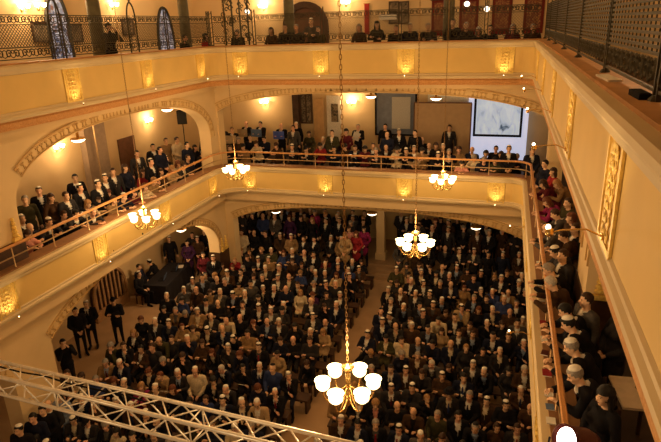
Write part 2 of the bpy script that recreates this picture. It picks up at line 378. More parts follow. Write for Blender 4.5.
def pilaster(loc, rz, zb, lab, lab2, watts, lamp=True):
    t = thing('gilded_relief_panel', lab, 'relief panel', loc, rz, 'gilded relief panels on the parapets')
    t.scale = (1.08, .45, 1)
    child(RB, 'panel', t); child(RF, 'frame', t); child(RR, 'relief', t)
    if not lamp: return
    l = thing('picture_lamp', lab2, 'lamp', (loc[0]+.03*math.sin(rz), loc[1]-.03*math.cos(rz), zb), rz, 'little brass lamps under the relief panels')
    l.scale = (.92, .92, .92) if abs(rz+pi/2) < .1 else (.5, .5, .5)
    child(ARM, 'arm', l); child(HEAD, 'lamp_head', l); child(BULB, 'bulb', l)
    ld = bpy.data.lights.new('panel_spot', 'SPOT'); ld.energy = watts; ld.color = (1, .72, .36); ld.spot_size = math.radians(85); ld.spot_blend = .8; ld.shadow_soft_size = .04
    lo = bpy.data.objects.new('panel_spot', ld); COL.objects.link(lo); lo.parent = l; lo.location = (0, -.47, .03)
    lo.rotation_euler = Vector((0, -.50, -.80)).to_track_quat('Z', 'Y').to_euler()   # aims up and back at the panel
sides = [('left', [(XL, y) for y in (17.95, 14.8, 11.68, 8.55)], pi/2), ('far', [(x, YF) for x in (-9.1, -6.1, -3.2, -.12)], 0), ('right', [(XR, y) for y in (16.7, 13.55, 10.4, 7.31, 4.23)], -pi/2)]
SN = {'left': 'long side', 'far': 'far side', 'right': 'steep near side'}
for lev, zc, zb in (('upper', 8.83, 8.36), ('middle', 4.58, 4.17)):
    for sd, pts, rz in sides:
        for i, (x, y) in enumerate(pts):
            wh = '%s from the %s corner' % (ORD[i], 'far')
            pilaster((x, y, zc), rz, zb if sd != 'right' or lev == 'middle' else 8.50, 'gilded floral relief on %s parapet, %s, %s' % (lev, SN[sd], wh), 'small brass lamp lighting relief on %s parapet, %s, %s' % (lev, SN[sd], wh), 12, not (sd == 'right' and lev == 'middle' and y not in (16.7, 10.4)))
# ------------------------------------------------------------------ middle gallery rail
rp = path(XL-.14, XR+.14, YF+.14, .9, .5)
t = thing('balcony_rail', 'varnished wooden handrail on thin posts along the middle gallery', 'railing', (0, 0, 0))
MB().sweep(rp, [(-.035, 5.585), (.035, 5.585), (.04, 5.61), (.025, 5.635), (-.025, 5.635), (-.04, 5.61)]).build('handrail', M['rail'], t)
MB().sweep(rp, [(-.012, 5.345), (.012, 5.345), (.012, 5.37), (-.012, 5.37)]).build('mid_rail', M['railmetal'], t)
pm = MB().lathe([(.03, 5.10), (.03, 5.125), (.014, 5.14), (.014, 5.60)], (0, 0, 0), 8).mesh('post', M['railmetal'], True)
acc = 0; px = rp[0]; nxt = .6
for q in rp[1:]:
    d = math.dist(px[:2], q[:2])
    while acc+d >= nxt:
        f = (nxt-acc)/d; child(pm, 'post', t, (px[0]+(q[0]-px[0])*f, px[1]+(q[1]-px[1])*f, 0)); nxt += 1.22
    acc += d; px = q
# ------------------------------------------------------------------ upper gallery iron railing
def scroll_border(mb, fn, s0, s1, z0, z1):
    h = (z1-z0); n = max(1, int((s1-s0)/(h*.9))); w = (s1-s0)/n
    for k in range(n):
        c = s0+w*(k+.5); sg = 1 if k % 2 else -1
        pts = []
        for i in range(15):
            a = i/14*3.4*pi/2*1.5; r = h*.42*(1-.055*i)
            pts.append(fn(c+sg*r*math.cos(a)*.9, (z0+z1)/2+r*math.sin(a)*.95, 0))
        mb.ring_tube(pts, .016, 4)
        mb.ring_tube([fn(c+w*.5+.3*h*math.cos(a), (z0+z1)/2+.34*h*math.sin(a), 0) for a in [q*2*pi/8 for q in range(8)]], .012, 4, closed=True)
    for z in (z0, z1): mb.bar(fn(s0, z, 0), fn(s1, z, 0), .022)
def lattice(mb, fn, s0, s1, z0, z1, st=.085, w=.010):
    H = z1-z0; k = s0-H
    while k < s1:
        a0, b0 = k, k+H
        sa, za = (a0, z0) if a0 >= s0 else (s0, z0+(s0-a0))
        sb, zb = (b0, z1) if b0 <= s1 else (s1, z0+(s1-a0))
        if sb > sa+.01:
            mb.bar(fn(sa, za, 0), fn(sb, zb, 0), w); mb.bar(fn(s0+s1-sa, za, .004), fn(s0+s1-sb, zb, .004), w)
        k += st
def slats(mb, fn, s0, s1, z0, z1):
    n = int((z1-z0)/.046)
    for k in range(n+1): mb.bar(fn(s0, z0+k*.046, 0), fn(s1, z0+k*.046, 0), .014, .024)
    for s in np.arange(s0+.1, s1, .16): mb.bar(fn(s, z0, 0), fn(s, z1, 0), .010)
def lancet(fn, s, z0, z1, hw, mb):
    for sg in (-1, 1):
        pts = [fn(s+sg*hw, z0, 0), fn(s+sg*hw, z1-.45, 0)]+[fn(s+sg*hw*math.cos(a), z1-.45+.45*math.sin(a), 0) for a in (.3, .6, .9, 1.2, 1.5)]
        mb.ring_tube(pts, .024, 6)
    for k in range(9):
        z = z0+.12+k*(z1-z0-.5)/9
        pts = [fn(s+hw*.62*math.cos(a), z+.07*math.sin(a), 0) for a in [i*2*pi/10 for i in range(10)]]
        mb.ring_tube(pts, .011, 4, closed=True)
    mb.lathe([(.01, 0), (.035, .04), (.02, .1), (0, .2)], fn(s, z1, 0), 6)
def plainpost(fn, s, z0, z1, mb):
    for sg in (-1, 1): mb.bar(fn(s+sg*.05, z0, 0), fn(s+sg*.05, z1, 0), .028)
    for k in range(int((z1-z0)/.16)): mb.bar(fn(s-.05, z0+.1+k*.16, 0), fn(s+.05, z0+.18+k*.16, 0), .014)
    mb.lathe([(.06, 0), (.05, .03), (.03, .05)], fn(s, z0, 0), 8)
def railing(label, fn, stops, kinds, slat=False):
    t = thing('iron_railing', label, 'railing'); zb, zm0, zm1, zt = 9.50, 9.74, 10.22, 10.42
    for i in range(len(stops)-1):
        a, b = stops[i]+.08, stops[i+1]-.08
        if b-a < .2: continue
        m1 = MB(); scroll_border(m1, fn, a, b, zb, zm0); m1.build('lower_border', M['iron'], t)
        m2 = MB(); (slats if slat else lattice)(m2, fn, a, b, zm0, zm1+(.2 if slat else 0)); m2.build('mesh_panel', M['iron'], t)
        if not slat: m3 = MB(); scroll_border(m3, fn, a, b, zm1, zt); m3.build('upper_border', M['iron'], t)
    for s, k in zip(stops, kinds):
        m = MB()
        if k == 'l': lancet(fn, s, 9.42, 10.78, .19, m)
        elif k == 'p': plainpost(fn, s, 9.42, 10.6, m)
        else: continue
        m.build('post', M['iron'], t)
railing('dark iron railing with diamond mesh and scroll borders, long side of upper gallery', lambda s, z, d: (XL-.25+d, s, z), [8.9, 11.75, 14.75, 16.5, 19.2], 'pllpp')
railing('dark iron railing with diamond mesh and scroll borders, far side of upper gallery', lambda s, z, d: (s, YF+.25-d, z), [-10.25, -8.6, -6.1, -3.45, -1.9, -.75, .85], 'pppppp')
railing('dark slatted iron railing seen edge-on above the near parapet', lambda s, z, d: (XR+.24-d, s, z), [1.2, 4.5, 6.9, 9.6, 12.2, 14.8, 17.2, 19.2], 'pppppppp', True)
for nm, (x, y) in zip('abcd', ((-11.5, 14.66), (-11.5, 19.6), (-7.9, 20.95), (-2.07, 20.95))):
    mb = MB(); mb.lathe([(.27, 8.5), (.27, 8.8), (.21, 8.9), (.195, 9.6), (.18, 12.6), (.28, 12.9), (.28, 13.5)], (x, y, 0), 18); struct(mb, 'column', M['column'], 'olive green column standing behind the upper railing', True)
# things lying on the near upper ledge
tag(MB().box((XR+.17, 6.15, 9.442), (.12, .62, .02), Matrix.Rotation(.05, 3, 'Z')).build('paper_sheet', M['paper']), 'white paper sheet lying on the near upper ledge under slatted railing', 'paper')
mb = MB(); mb.box((XR+.18, 4.72, 9.452), (.085, .34, .042), Matrix.Rotation(.03, 3, 'Z')); mb.box((XR+.18, 4.72, 9.475), (.07, .31, .006), Matrix.Rotation(.03, 3, 'Z'))
tag(mb.build('camera_case', M['black']), 'long black case lying on the near upper ledge', 'case')
# ------------------------------------------------------------------ chandeliers
def bell(seg=16): return [(.026, 0), (.05, .012), (.078, .045), (.082, .075), (.074, .10), (.086, .125), (.096, .135), (.088, .130), (.066, .10), (.072, .07), (.06, .04), (.02, .012)]; 
SHADE = MB().lathe([(a*1.16, b*1.12) for a, b in bell()], (0, 0, 0), 18).mesh('shade', M['shade'], True)
CUP = MB().lathe([(.012, -.05), (.02, -.03), (.034, -.02), (.03, 0), (.012, .004)], (0, 0, 0), 12).mesh('cup', M['brass'], True)
a_ = [(0.02, 0, -.12), (.06, 0, -.20), (.14, 0, -.255), (.24, 0, -.24), (.31, 0, -.17), (.335, 0, -.10), (.335, 0, -.05)]
CARM = MB().ring_tube(a_, [.013, .013, .012, .012, .011, .010, .010], 8)
CARM.ring_tube([(.02, 0, .02), (.07, 0, -.01), (.10, 0, -.09), (.15, 0, -.16), (.22, 0, -.21)], .008, 6); CARM = CARM.mesh('arm', M['brass'], True)
STEM = MB().lathe([(.0, -.30), (.02, -.285), (.035, -.25), (.02, -.22), (.045, -.19), (.05, -.15), (.028, -.11), (.022, 0), (.03, .08), (.035, .15), (.03, .22), (.05, .27), (.085, .30), (.09, .315), (.03, .32), (.012, .36)], (0, 0, 0), 16).mesh('stem', M['brass'], True)
def chain_mesh(z0, z1):
    mb = MB(); z = z0; k = 0
    while z < z1:
        pts = []
        for i in range(8):
            a = 2*pi*i/8; dx = .014*math.cos(a); dz = .034*math.sin(a)
            pts.append((dx, 0, z+dz) if k % 2 else (0, dx, z+dz))
        mb.ring_tube(pts, .0045, 4, closed=True); z += .054; k += 1
    return mb
def chandelier(loc, lab, rz):
    t = thing('chandelier', lab, 'chandelier', loc, rz, 'six-armed brass chandeliers')
    child(STEM, 'stem', t)
    for k in range(6):
        a = k*pi/3; ar = child(CARM, 'arm', t, rot=(0, 0, a)); child(CUP, 'cup', ar, (.335, 0, -.03)); child(SHADE, 'shade', t, (.335*math.cos(a), .335*math.sin(a), -.03))
    chain_mesh(.38, 13.5-loc[2]).build('chain', M['chain'], t)
    ld = bpy.data.lights.new('chandelier_light', 'POINT'); ld.energy = 105; ld.color = (1, .66, .31); ld.shadow_soft_size = .25
    lo = bpy.data.objects.new('chandelier_light', ld); COL.objects.link(lo); lo.parent = t; lo.location = (0, 0, .55)
chandelier((-1.75, 6.15, 5.46), 'large brass chandelier hanging over the truss end of the aisle', .3)
chandelier((-1.74, 11.9, 5.27), 'brass chandelier hanging in front of the steps and back rows', .1)
chandelier((-1.72, 17.4, 5.3), 'brass chandelier in front of far parapet close to the steep balcony', .45)
chandelier((-9.05, 12.3, 5.27), 'brass chandelier in front of the long side of the middle parapet', .2)
chandelier((-8.05, 15.9, 5.72), 'brass chandelier near the rounded corner of the middle parapet', .6)
# ------------------------------------------------------------------ wall sconces and ceiling lamps
def sconce(loc, rz, lab, w=40, grp='twin-shade wall sconces'):
    t = thing('wall_sconce', lab, 'sconce', loc, rz, grp)
    m = MB(); m.lathe([(.06, -.01), (.06, .02), (.02, .04)], (0, 0, 0), 12, Matrix.Rotation(pi/2, 3, 'X'))
    for s in (-1, 1): m.ring_tube([(0, -.03, 0), (s*.08, -.09, -.05), (s*.14, -.12, 0.0), (s*.14, -.12, .05)], .009, 6)
    m.build('bracket', M['brass'], t)
    SM = MB().lathe([(.03, 0), (.065, .03), (.07, .07), (.085, .12), (.06, .1), (.03, .02)], (0, 0, 0), 14).mesh('shade', M['sconce'], True)
    for s in (-1, 1): child(SM, 'shade', t, (s*.14, -.12, .05))
    ld = bpy.data.lights.new('sconce_light', 'POINT'); ld.energy = w; ld.color = (1, .66, .32); ld.shadow_soft_size = .12
    lo = bpy.data.objects.new('sconce_light', ld); COL.objects.link(lo); lo.parent = t; lo.location = (0, -.30, .22)
def P(v): return tuple(float(a) for a in v)
q = onX(57, 150, WXL); sconce((WXL, q[1], q[2]), pi/2, 'lit sconce on long gallery wall above the seated spectators near the pier')
q = onX(147, 123, WXL); sconce((WXL, q[1], q[2]), pi/2, 'lit sconce on long gallery wall near the loudspeaker')
q = onY(265, 104, WYF); sconce((q[0], WYF, q[2]), 0, 'lit sconce on far gallery wall above the blue folders')
q = onY(352, 104, WYF); sconce((q[0], WYF, q[2]), 0, 'lit sconce on far gallery wall beside the dull blue alcove')
q = onY(264, 9, WYF); sconce((q[0], WYF, q[2]), 0, 'lit sconce high on the upper gallery wall beside the arched door', 55)
q = onY(346, 5, WYF); sconce((q[0], WYF, q[2]), 0, 'lit sconce on the upper gallery wall between arched door and red banner', 45)
q = onX(22, 12, WXL); sconce((WXL, q[1], q[2]+.05), pi/2, 'lit sconce on upper gallery long wall beside the stained glass', 55)
q = onX(38, 9, WXL); sconce((WXL, q[1], q[2]), pi/2, 'second lit sconce on upper gallery long wall, closer to the stained glass', 30)
q = onX(112, 8, WXL); sconce((WXL, q[1], q[2]), pi/2, 'lit sconce above the standing woman on the upper gallery', 40)
def ceil_lamp(px, py, zc, lab, side):
    q = onY(px, py, SYF+.75) if side == 'far' else onX(px, py, SXL-.75)
    x, y, z = P(q); z -= .02
    t = thing('ceiling_lamp', lab, 'ceiling lamp', (x, y, 0), 0, 'round gallery ceiling lamps')
    MB().lathe([(.0, z-.07), (.10, z-.06), (.17, z-.02), (.19, z+.02)], (0, 0, 0), 18).build('diffuser', M['ceil_lamp'], t, True)
    MB().lathe([(.20, z+.02), (.20, z+.05), (.04, z+.07), (.04, zc)], (0, 0, 0), 18).build('mount', M['brass'], t, True)
    ld = bpy.data.lights.new('ceiling_lamp_light', 'POINT'); ld.energy = 26 if zc > 5 else (75 if side == 'left' else 6); ld.color = (1, .66, .34); ld.shadow_soft_size = .12
    lo = bpy.data.objects.new('ceiling_lamp_light', ld); COL.objects.link(lo); lo.parent = t; lo.location = (0, 0, z-.18)
for a in [(78, 139, 7.95, 'lit ceiling lamp just under the long side arch above the first sconce', 'left'), (167, 109, 7.95, 'lit ceiling lamp under the long side arch beside the loudspeaker', 'left'), (371, 96, 7.95, 'lit ceiling lamp under the far arch beside the blue alcove', 'far'), (436, 98, 7.95, 'lit ceiling lamp above the brown partition', 'far'),
          (276, 211, 3.72, 'lit ceiling lamp under ground floor far arch, above the standing crowd', 'far'), (372, 213, 3.72, 'lit ceiling lamp under ground floor far arch, above the beige pillar', 'far'), (476, 227, 3.72, 'lit ceiling lamp under ground floor far arch, above the narrow block', 'far'), (181, 229, 3.72, 'lit ceiling lamp under ground floor arch above the standing guard', 'left')]: ceil_lamp(*a)
# ------------------------------------------------------------------ furnishing of the far middle gallery wall
def quad(px0, py0, px1, py1, Y): 
    a = onY(px0, py0, Y); b = onY(px1, py1, Y); return min(a[0], b[0]), max(a[0], b[0]), min(a[2], b[2]), max(a[2], b[2])
def frame_of(mb, x0, x1, z0, z1, y, w, d):
    mb.box(((x0+x1)/2, y, z1+w/2), (x1-x0+2*w, d, w)); mb.box(((x0+x1)/2, y, z0-w/2), (x1-x0+2*w, d, w))
    mb.box((x0-w/2, y, (z0+z1)/2), (w, d, z1-z0)); mb.box((x1+w/2, y, (z0+z1)/2), (w, d, z1-z0))
Yw = WYF
# projection screen
x0, x1, z0, z1 = quad(477, 97, 519, 135, Yw-.35)
t = thing('projection_screen', 'projection screen in black frame showing a pale blue drawing', 'screen', (0, 0, 0))
MB().box(((x0+x1)/2, Yw-.33, (z0+z1)/2), (x1-x0, .03, z1-z0)).build('picture', M['screen'], t)
m = MB(); frame_of(m, x0, x1, z0, z1, Yw-.35, .09, .08); m.build('frame', M['black'], t)
m = MB().box(((x0+x1)/2, Yw-.16, (z1+.4+ZL2)/2), (x1-x0+.62, .30, z1+.4-ZL2)); tag(m.build('white_backing_panel', M['screenw']), 'bright bluish white panel behind the framed projection screen', 'panel')
x0, x1, z0, z1 = quad(415, 103, 468, 168, Yw-.7)
t = thing('partition_panel', 'plain brown partition panel beside the projection screen', 'partition'); MB().box(((x0+x1)/2, Yw-.7, (z1+ZL2)/2), (x1-x0, .05, z1-ZL2)).build('board', M['partition'], t)
m = MB(); m.box(((x0+x1)/2, Yw-.7, z1+.02), (x1-x0+.06, .08, .05)); m.box((x0-.02, Yw-.7, (z1+ZL2)/2), (.05, .08, z1-ZL2)); m.box((x1+.02, Yw-.7, (z1+ZL2)/2), (.05, .08, z1-ZL2)); m.build('frame', M['doorwood'], t)
x0, x1, z0, z1 = quad(428, 92, 474, 103, Yw-.25)
tag(MB().box(((x0+x1)/2, Yw-.13, (z0+z1)/2+.1), (x1-x0, .25, z1-z0+.3)).build('rolled_screen_top', M['white']), 'white strip of a second screen showing above the brown partition', 'screen')
# blue alcove with notice
x0, x1, z0, z1 = quad(377, 92, 415, 134, Yw)
t = thing('wall_alcove', 'dull blue grey alcove panel on the far gallery wall', 'alcove'); MB().box(((x0+x1)/2, Yw-.04, (z0+z1)/2+.15), (x1-x0, .08, z1-z0+.3)).build('back_panel', M['bluegrey'], t)
m = MB(); frame_of(m, x0, x1, z0, z1+.3, Yw-.07, .07, .12); m.build('surround', M['black'], t)
x0, x1, z0, z1 = quad(392, 97, 410, 129, Yw-.12); tag(MB().box(((x0+x1)/2, Yw-.11, (z0+z1)/2), (x1-x0, .03, z1-z0)).build('notice_sheet', M['board']), 'tall grey notice sheet hanging in the blue alcove', 'notice')
# dark post, window, panels
x0, x1, z0, z1 = quad(294, 95, 300, 150, Yw-.3)
mb = MB(); mb.box(((x0+x1)/2, Yw-.3, 6.1), (.28, .28, 3.7)); struct(mb, 'column_dark', M['darkwood'], 'dark square post against the far gallery wall')
x0, x1, z0, z1 = quad(301, 95, 312, 122, Yw); t = thing('window_4', None, None); t['kind'] = 'structure'
MB().box(((x0+x1)/2, Yw-.02, (z0+z1)/2), (x1-x0, .04, z1-z0)).build('glass', M['picture'], t); m = MB(); frame_of(m, x0, x1, z0, z1, Yw-.05, .06, .1); m.box(((x0+x1)/2, Yw-.05, (z0+z1)/2), (.04, .08, z1-z0)); m.build('frame', M['darkwood'], t)
x0, x1, z0, z1 = quad(313, 99, 324, 150, Yw-.35)
t = thing('folding_screen', 'tan folding screen panel leaning by the dark post, far gallery', 'screen'); MB().box(((x0+x1)/2, Yw-.3, (z1+ZL2)/2), (x1-x0, .04, z1-ZL2), Matrix.Rotation(.1, 3, 'Z')).build('panel', mat('tan_panel', (.5, .3, .13), .8), t)
x0, x1, z0, z1 = quad(325, 96, 341, 150, Yw-.3); t = thing('door_2', None, None); t['kind'] = 'structure'
MB().box(((x0+x1)/2, Yw-.12, (z1+ZL2)/2), (x1-x0, .06, z1-ZL2), Matrix.Rotation(-.12, 3, 'Z')).build('leaf', M['white'], t)
MB().box(((x0+x1)/2+.05, Yw-.17, z1-.75), ((x1-x0)*.5, .03, .8), Matrix.Rotation(-.12, 3, 'Z')).build('pane', M['picture'], t)
# long wall: blue grey pilaster strip with pipe, door
q0 = onX(74, 110, WXL); q1 = onX(96, 110, WXL)
struct(MB().box((WXL+.12, (q0[1]+q1[1])/2, 6.1), (.24, q1[1]-q0[1], 3.7)), 'wall_strip_left', mat('greyish_wall_strip', (.36, .26, .18), .9), 'greyish projecting strip of the long gallery wall')
q = onX(97, 150, WXL+.4); tag(MB().lathe([(.03, ZL2), (.03, 7.95)], (q[0], q[1], 0), 8).build('service_pipe', M['railmetal']), 'thin pale vertical pipe before the long gallery wall', 'pipe')
q = onX(128, 170, WXL); struct(MB().box((WXL+.03, q[1]+.1, 5.2), (.06, 1.0, 1.95)), 'door_1', M['doorwood'])
# upper gallery far wall: arched door, banners, pictures
def arch_poly(x0, x1, z0, zt, n=12):
    c = (x0+x1)/2; w = (x1-x0)/2; zs = zt-w*1.0
    return [(x0, z0), (x1, z0)]+[(c+w*math.cos(a), zs+w*math.sin(a)) for a in [pi*i/n for i in range(n+1)]]
x0, x1 = onY(284, 30, Yw)[0], onY(329, 30, Yw)[0]
fY = lambda a, b, d: (a, Yw-d, b)
t = thing('door_3', None, None); t['kind'] = 'structure'
MB().prism(arch_poly(x0+.25, x1-.25, ZL3, 10.75), fY, 0, .05).build('leaf', M['doorwood'], t)
m = MB()
for i in range(14):
    a0, a1 = pi*i/14, pi*(i+1)/14; c = (x0+x1)/2; w = (x1-x0)/2; zs = 11.0-w
    m.add([fY(c+r*math.cos(a), zs+r*math.sin(a), d) for d in (0, .14) for r, a in ((w, a0), (w-.25, a0), (w-.25, a1), (w, a1))], [(0, 1, 2, 3), (4, 5, 6, 7), (0, 1, 5, 4), (1, 2, 6, 5), (2, 3, 7, 6), (3, 0, 4, 7)])
for sx in (x0+.125, x1-.125): m.box((sx, Yw-.07, (ZL3+11.0-(x1-x0)/2)/2), (.25, .14, 11.0-(x1-x0)/2-ZL3))
m.build('surround', M['darkwood'], t)
x, z = onY(367, 14, Yw)[0], 0
t = thing('wall_banner', 'narrow plain red banner on the upper gallery wall', 'banner'); MB().box((x, Yw-.03, 10.2), (.2, .03, 1.2)).build('cloth', M['redcloth'], t); MB().ring_tube([(x-.14, Yw-.04, 10.81), (x+.14, Yw-.04, 10.81)], .015, 6).build('rod', M['brass'], t)
for i, (px, py) in enumerate([(394, 7), (404, 7), (394, 18), (404, 18)]):
    q = onY(px, py, Yw); t = thing('framed_picture', 'small framed picture, %s, cluster of four' % ('upper one towards the door', 'upper one towards the tapestries', 'lower one towards the door', 'lower one towards the tapestries')[i], 'picture', (q[0], Yw-.03, q[2]), 0, 'cluster of four pictures')
    MB().box((0, 0, 0), (.34, .03, .36)).build('print', M['picture'], t); m = MB(); frame_of(m, -.17, .17, -.18, .18, -.01, .04, .05); m.build('frame', M['darkwood'], t)
q = onY(388, 17, Yw-.05); tag(MB().box((q[0], Yw-.08, q[2]), (.72, .02, .22)).build('paper_sign', M['paper']), 'wide white sheet pinned below the small framed pictures', 'paper')
for i, (px, lb) in enumerate([(441, 'red tapestry hanging behind the spectators beside the green column'), (469, 'red and gold tapestry behind the first white globe lamp'), (502, 'red and gold tapestry with wide margin between the globe lamps and corner'), (534, 'red and gold tapestry nearest the slatted railing')]):
    q = onY(px, 12, Yw); t = thing('tapestry', lb, 'tapestry', (q[0], Yw-.04, 10.15), 0, 'red tapestries on the upper gallery wall')
    MB().box((0, .01, 0), (.74, .02, 1.35)).build('cloth', M['tapcloth'], t); MB().box((0, -.005, .05), (.52, .02, 1.05)).build('woven_picture', M['tapestry'], t); MB().ring_tube([(-.42, -.01, .68), (.42, -.01, .68)], .02, 6).build('rod', M['darkwood'], t)
# long wall upper: stained glass, pictures
def lancet_window(name, yc, zc, w, h):
    fX = lambda a, b, d: (WXL+d, a, b)
    t = thing(name, None, None); t['kind'] = 'structure'
    n = 9; top = zc+h/2; zs = top-w*1.1
    poly = [(yc-w/2, zc-h/2), (yc+w/2, zc-h/2)]+[(yc+w/2-(w/2)*(i/n)**1.6, zs+(top-zs)*math.sin(pi/2*i/n)) for i in range(n+1)]+[(yc-w/2+(w/2)*((n-1-i)/n)**1.6, zs+(top-zs)*math.sin(pi/2*(n-1-i)/n)) for i in range(n)]
    MB().prism(poly, fX, .01, .03).build('glass', M['stained'], t)
    m = MB(); pp = [fX(a, b, .04) for a, b in poly]; m.ring_tube(pp, .06, 6, closed=True); m.bar(fX(yc, zc-h/2, .04), fX(yc, top, .04), .04)
    for k in range(1, 5): z = zc-h/2+k*h/5.5; m.bar(fX(yc-w/2, z, .04), fX(yc+w/2, z, .04), .03)
    m.build('frame', M['lead'], t)
lancet_window('window_1', onX(58, 30, WXL)[1], 10.0, .95, 2.6); lancet_window('window_2', onX(165, 35, WXL)[1], 9.75, 1.15, 2.3)
for i, (px, py, lb) in enumerate([(40, 32, 'small dark picture on upper long wall between sconces and stained glass'), (74, 33, 'small dark picture on upper long wall between stained glass and column'), (127, 27, 'dark picture on upper long wall behind the standing woman')]):
    q = onX(px, py, WXL); t = thing('framed_picture', lb, 'picture', (WXL+.03, q[1], q[2]), pi/2); MB().box((0, 0, 0), (.6, .03, .5)).build('print', M['picture'], t); m = MB(); frame_of(m, -.3, .3, -.25, .25, -.01, .05, .05); m.build('frame', M['darkwood'], t)
for px, py, lb in [(247, 12, 'white globe lamp on bracket behind the rail beside the corner ironwork'), (467, 4, 'white globe lamp before the second tapestry'), (487, 9, 'white globe lamp lower than its neighbour, before the pale wall strip')]:
    q = P(onY(px, py, YF+.45)); t = thing('globe_lamp', lb, 'lamp', (q[0], q[1], q[2]), 0, 'white globe lamps over the upper railing')
    MB().ell((0, 0, 0), (.085, .085, .08), seg=14, rings=10).build('globe', glow('lit_white_globe', (1, .85, .65), 3), t, True); MB().lathe([(.05, .08), (.03, .11), (.012, .13), (.012, 13.5-q[2])], (0, 0, 0), 10).build('stem', M['iron'], t)
# ironwork foliage screen in the far-left corner of the upper gallery
t = thing('iron_screen', 'tall dark foliage ironwork screen at the corner of the upper gallery', 'ironwork')
m = MB(); rr = random.Random(5); cx0 = onY(236, 20, YF+.35)[0]
for k in range(26):
    x = cx0+rr.uniform(-.5, .5); z = 9.45+rr.uniform(0, 1.5); r = rr.uniform(.06, .14)
    m.ring_tube([(x+r*math.cos(a)*(1-.08*a), YF+.35, z+r*math.sin(a)*(1-.08*a)) for a in [i*.7 for i in range(9)]], .02, 5)
m.build('scrolls', M['iron'], t); m = MB()
for dx in (-.45, -.15, .15, .45): m.bar((cx0+dx, YF+.35, 9.42), (cx0+dx, YF+.35, 11.3), .045)
m.build('bars', M['iron'], t)
# loudspeaker on stand (middle gallery)
q = P(onX(182, 117, -12.6)); t = thing('loudspeaker', 'black loudspeaker raised on a pole, long side of middle gallery', 'speaker', (q[0], q[1], q[2]), pi*.15)
m = MB(); m.prism([(-.19, -.27), (.19, -.27), (.19, .27), (-.19, .27)], lambda a, b, d: (a*(1-.25*(d > 0)), d, b), -.16, .16); m.build('cabinet', M['black'], t); MB().box((0, -.165, 0), (.33, .012, .48)).build('grille', mat('speaker_grille', (.03, .03, .03), .7), t)
t2 = thing('speaker_stand', 'tripod stand under the raised black loudspeaker', 'stand', (q[0], q[1], ZL2)); MB().ring_tube([(0, 0, .5), (0, 0, q[2]-.27-ZL2)], .02, 8).build('pole', M['black'], t2)
for k in range(3): a = k*2*pi/3; MB().ring_tube([(0, 0, .8), (.4*math.cos(a), .4*math.sin(a), .01)], .014, 6).build('leg', M['black'], t2)
# ------------------------------------------------------------------ ground floor: gate, table, pillar, pews
fX = lambda a, b, d: (WXL+.35+d, a, b)
q0 = onX(97, 300, WXL+.35)[1]; q1 = onX(131, 300, WXL+.35)[1]
t = thing('slatted_gate', 'arched wooden gate with vertical slats against the ground floor wall', 'gate')
yc = (q0+q1)/2; w = (q1-q0)
m = MB(); m.prism(arch_poly(yc-w/2, yc+w/2, 0, 1.75), fX, -.3, -.2); m.build('back', M['darkwood'], t)
for k in range(8):
    y = yc-w/2+w*(k+.5)/8; zt = 1.75-w/2+math.sqrt(max(.01, (w/2)**2-(y-yc)**2))
    MB().box((WXL+.2, y, .4+(zt-.4)/2-.06), (.05, .09, zt-.5)).build('slat', mat('pale_wood_slat', (.36, .2, .09), .6) if k == 0 else bpy.data.materials['pale_wood_slat'], t)
m = MB(); m.box((WXL+.22, yc, .2), (.1, w+.1, .4)); m.ring_tube([fX(yc-w/2, .4, -.12), fX(yc-w/2, 1.75-w/2, -.12)]+[fX(yc-w/2*math.cos(a), 1.75-w/2+w/2*math.sin(a), -.12) for a in [pi*i/12 for i in range(1, 12)]]+[fX(yc+w/2, 1.75-w/2, -.12), fX(yc+w/2, .4, -.12)], .06, 6); m.build('frame', bpy.data.materials['pale_wood_slat'], t)
t = thing('cloth_table', 'table draped in black cloth beside the standing guard', 'table', (-12.55, 18.0, 0), .12)
MB().box((0, 0, .74), (.9, 2.2, .04)).build('table_top', M['darkwood'], t)
m = MB()
n = 60; vs = []
per = []
for i in range(n):
    u = i/n*6.4
    if u < 1: p = (-.48+.96*u, -1.13)
    elif u < 3.2: p = (.48, -1.13+2.26*(u-1)/2.2)
    elif u < 4.2: p = (.48-.96*(u-3.2), 1.13)
    else: p = (-.48, 1.13-2.26*(u-4.2)/2.2)
    per.append(p)
for z, k in ((.775, .97), (.765, 1), (.4, 1.03), (.02, 1.05)):
    for i, p in enumerate(per): wv = 1+.025*math.sin(i*1.9)*(.8-z); vs.append((p[0]*k*wv, p[1]*(1+(k-1)*.5)*wv, z))
fs = [(r*n+i, r*n+(i+1) % n, (r+1)*n+(i+1) % n, (r+1)*n+i) for r in range(3) for i in range(n)]+[tuple(range(n))]
m.add(vs, fs); m.build('cloth', M['blackcloth'], t)
for dy, lb in ((-.55, 'open dark laptop on the black table, end near the gate'), (.35, 'open dark laptop on the black table, end near the guard')):
    l = thing('laptop', lb, 'laptop', (-12.45, 18.0+dy, .776), .3+pi/2); MB().box((0, 0, .01), (.34, .24, .02)).build('base', M['black'], l); MB().box((0, -.13, .12), (.34, .012, .22), Matrix.Rotation(.3, 3, 'X')).build('screen', M['slate'], l)
tag(MB().box((-12.4, 18.75, .78), (.21, .3, .012), Matrix.Rotation(.4, 3, 'Z')).build('paper_sheet', M['paper']), 'white paper sheet on the black cloth table', 'paper')
mb = MB(); mb.box((-4.7, 22.2, 2.0), (.34, .34, 3.5)); mb.box((-4.7, 22.2, .6), (.44, .44, .3)); struct(mb, 'column_ground', M['plaster'], 'beige square pillar on the platform under the far gallery')
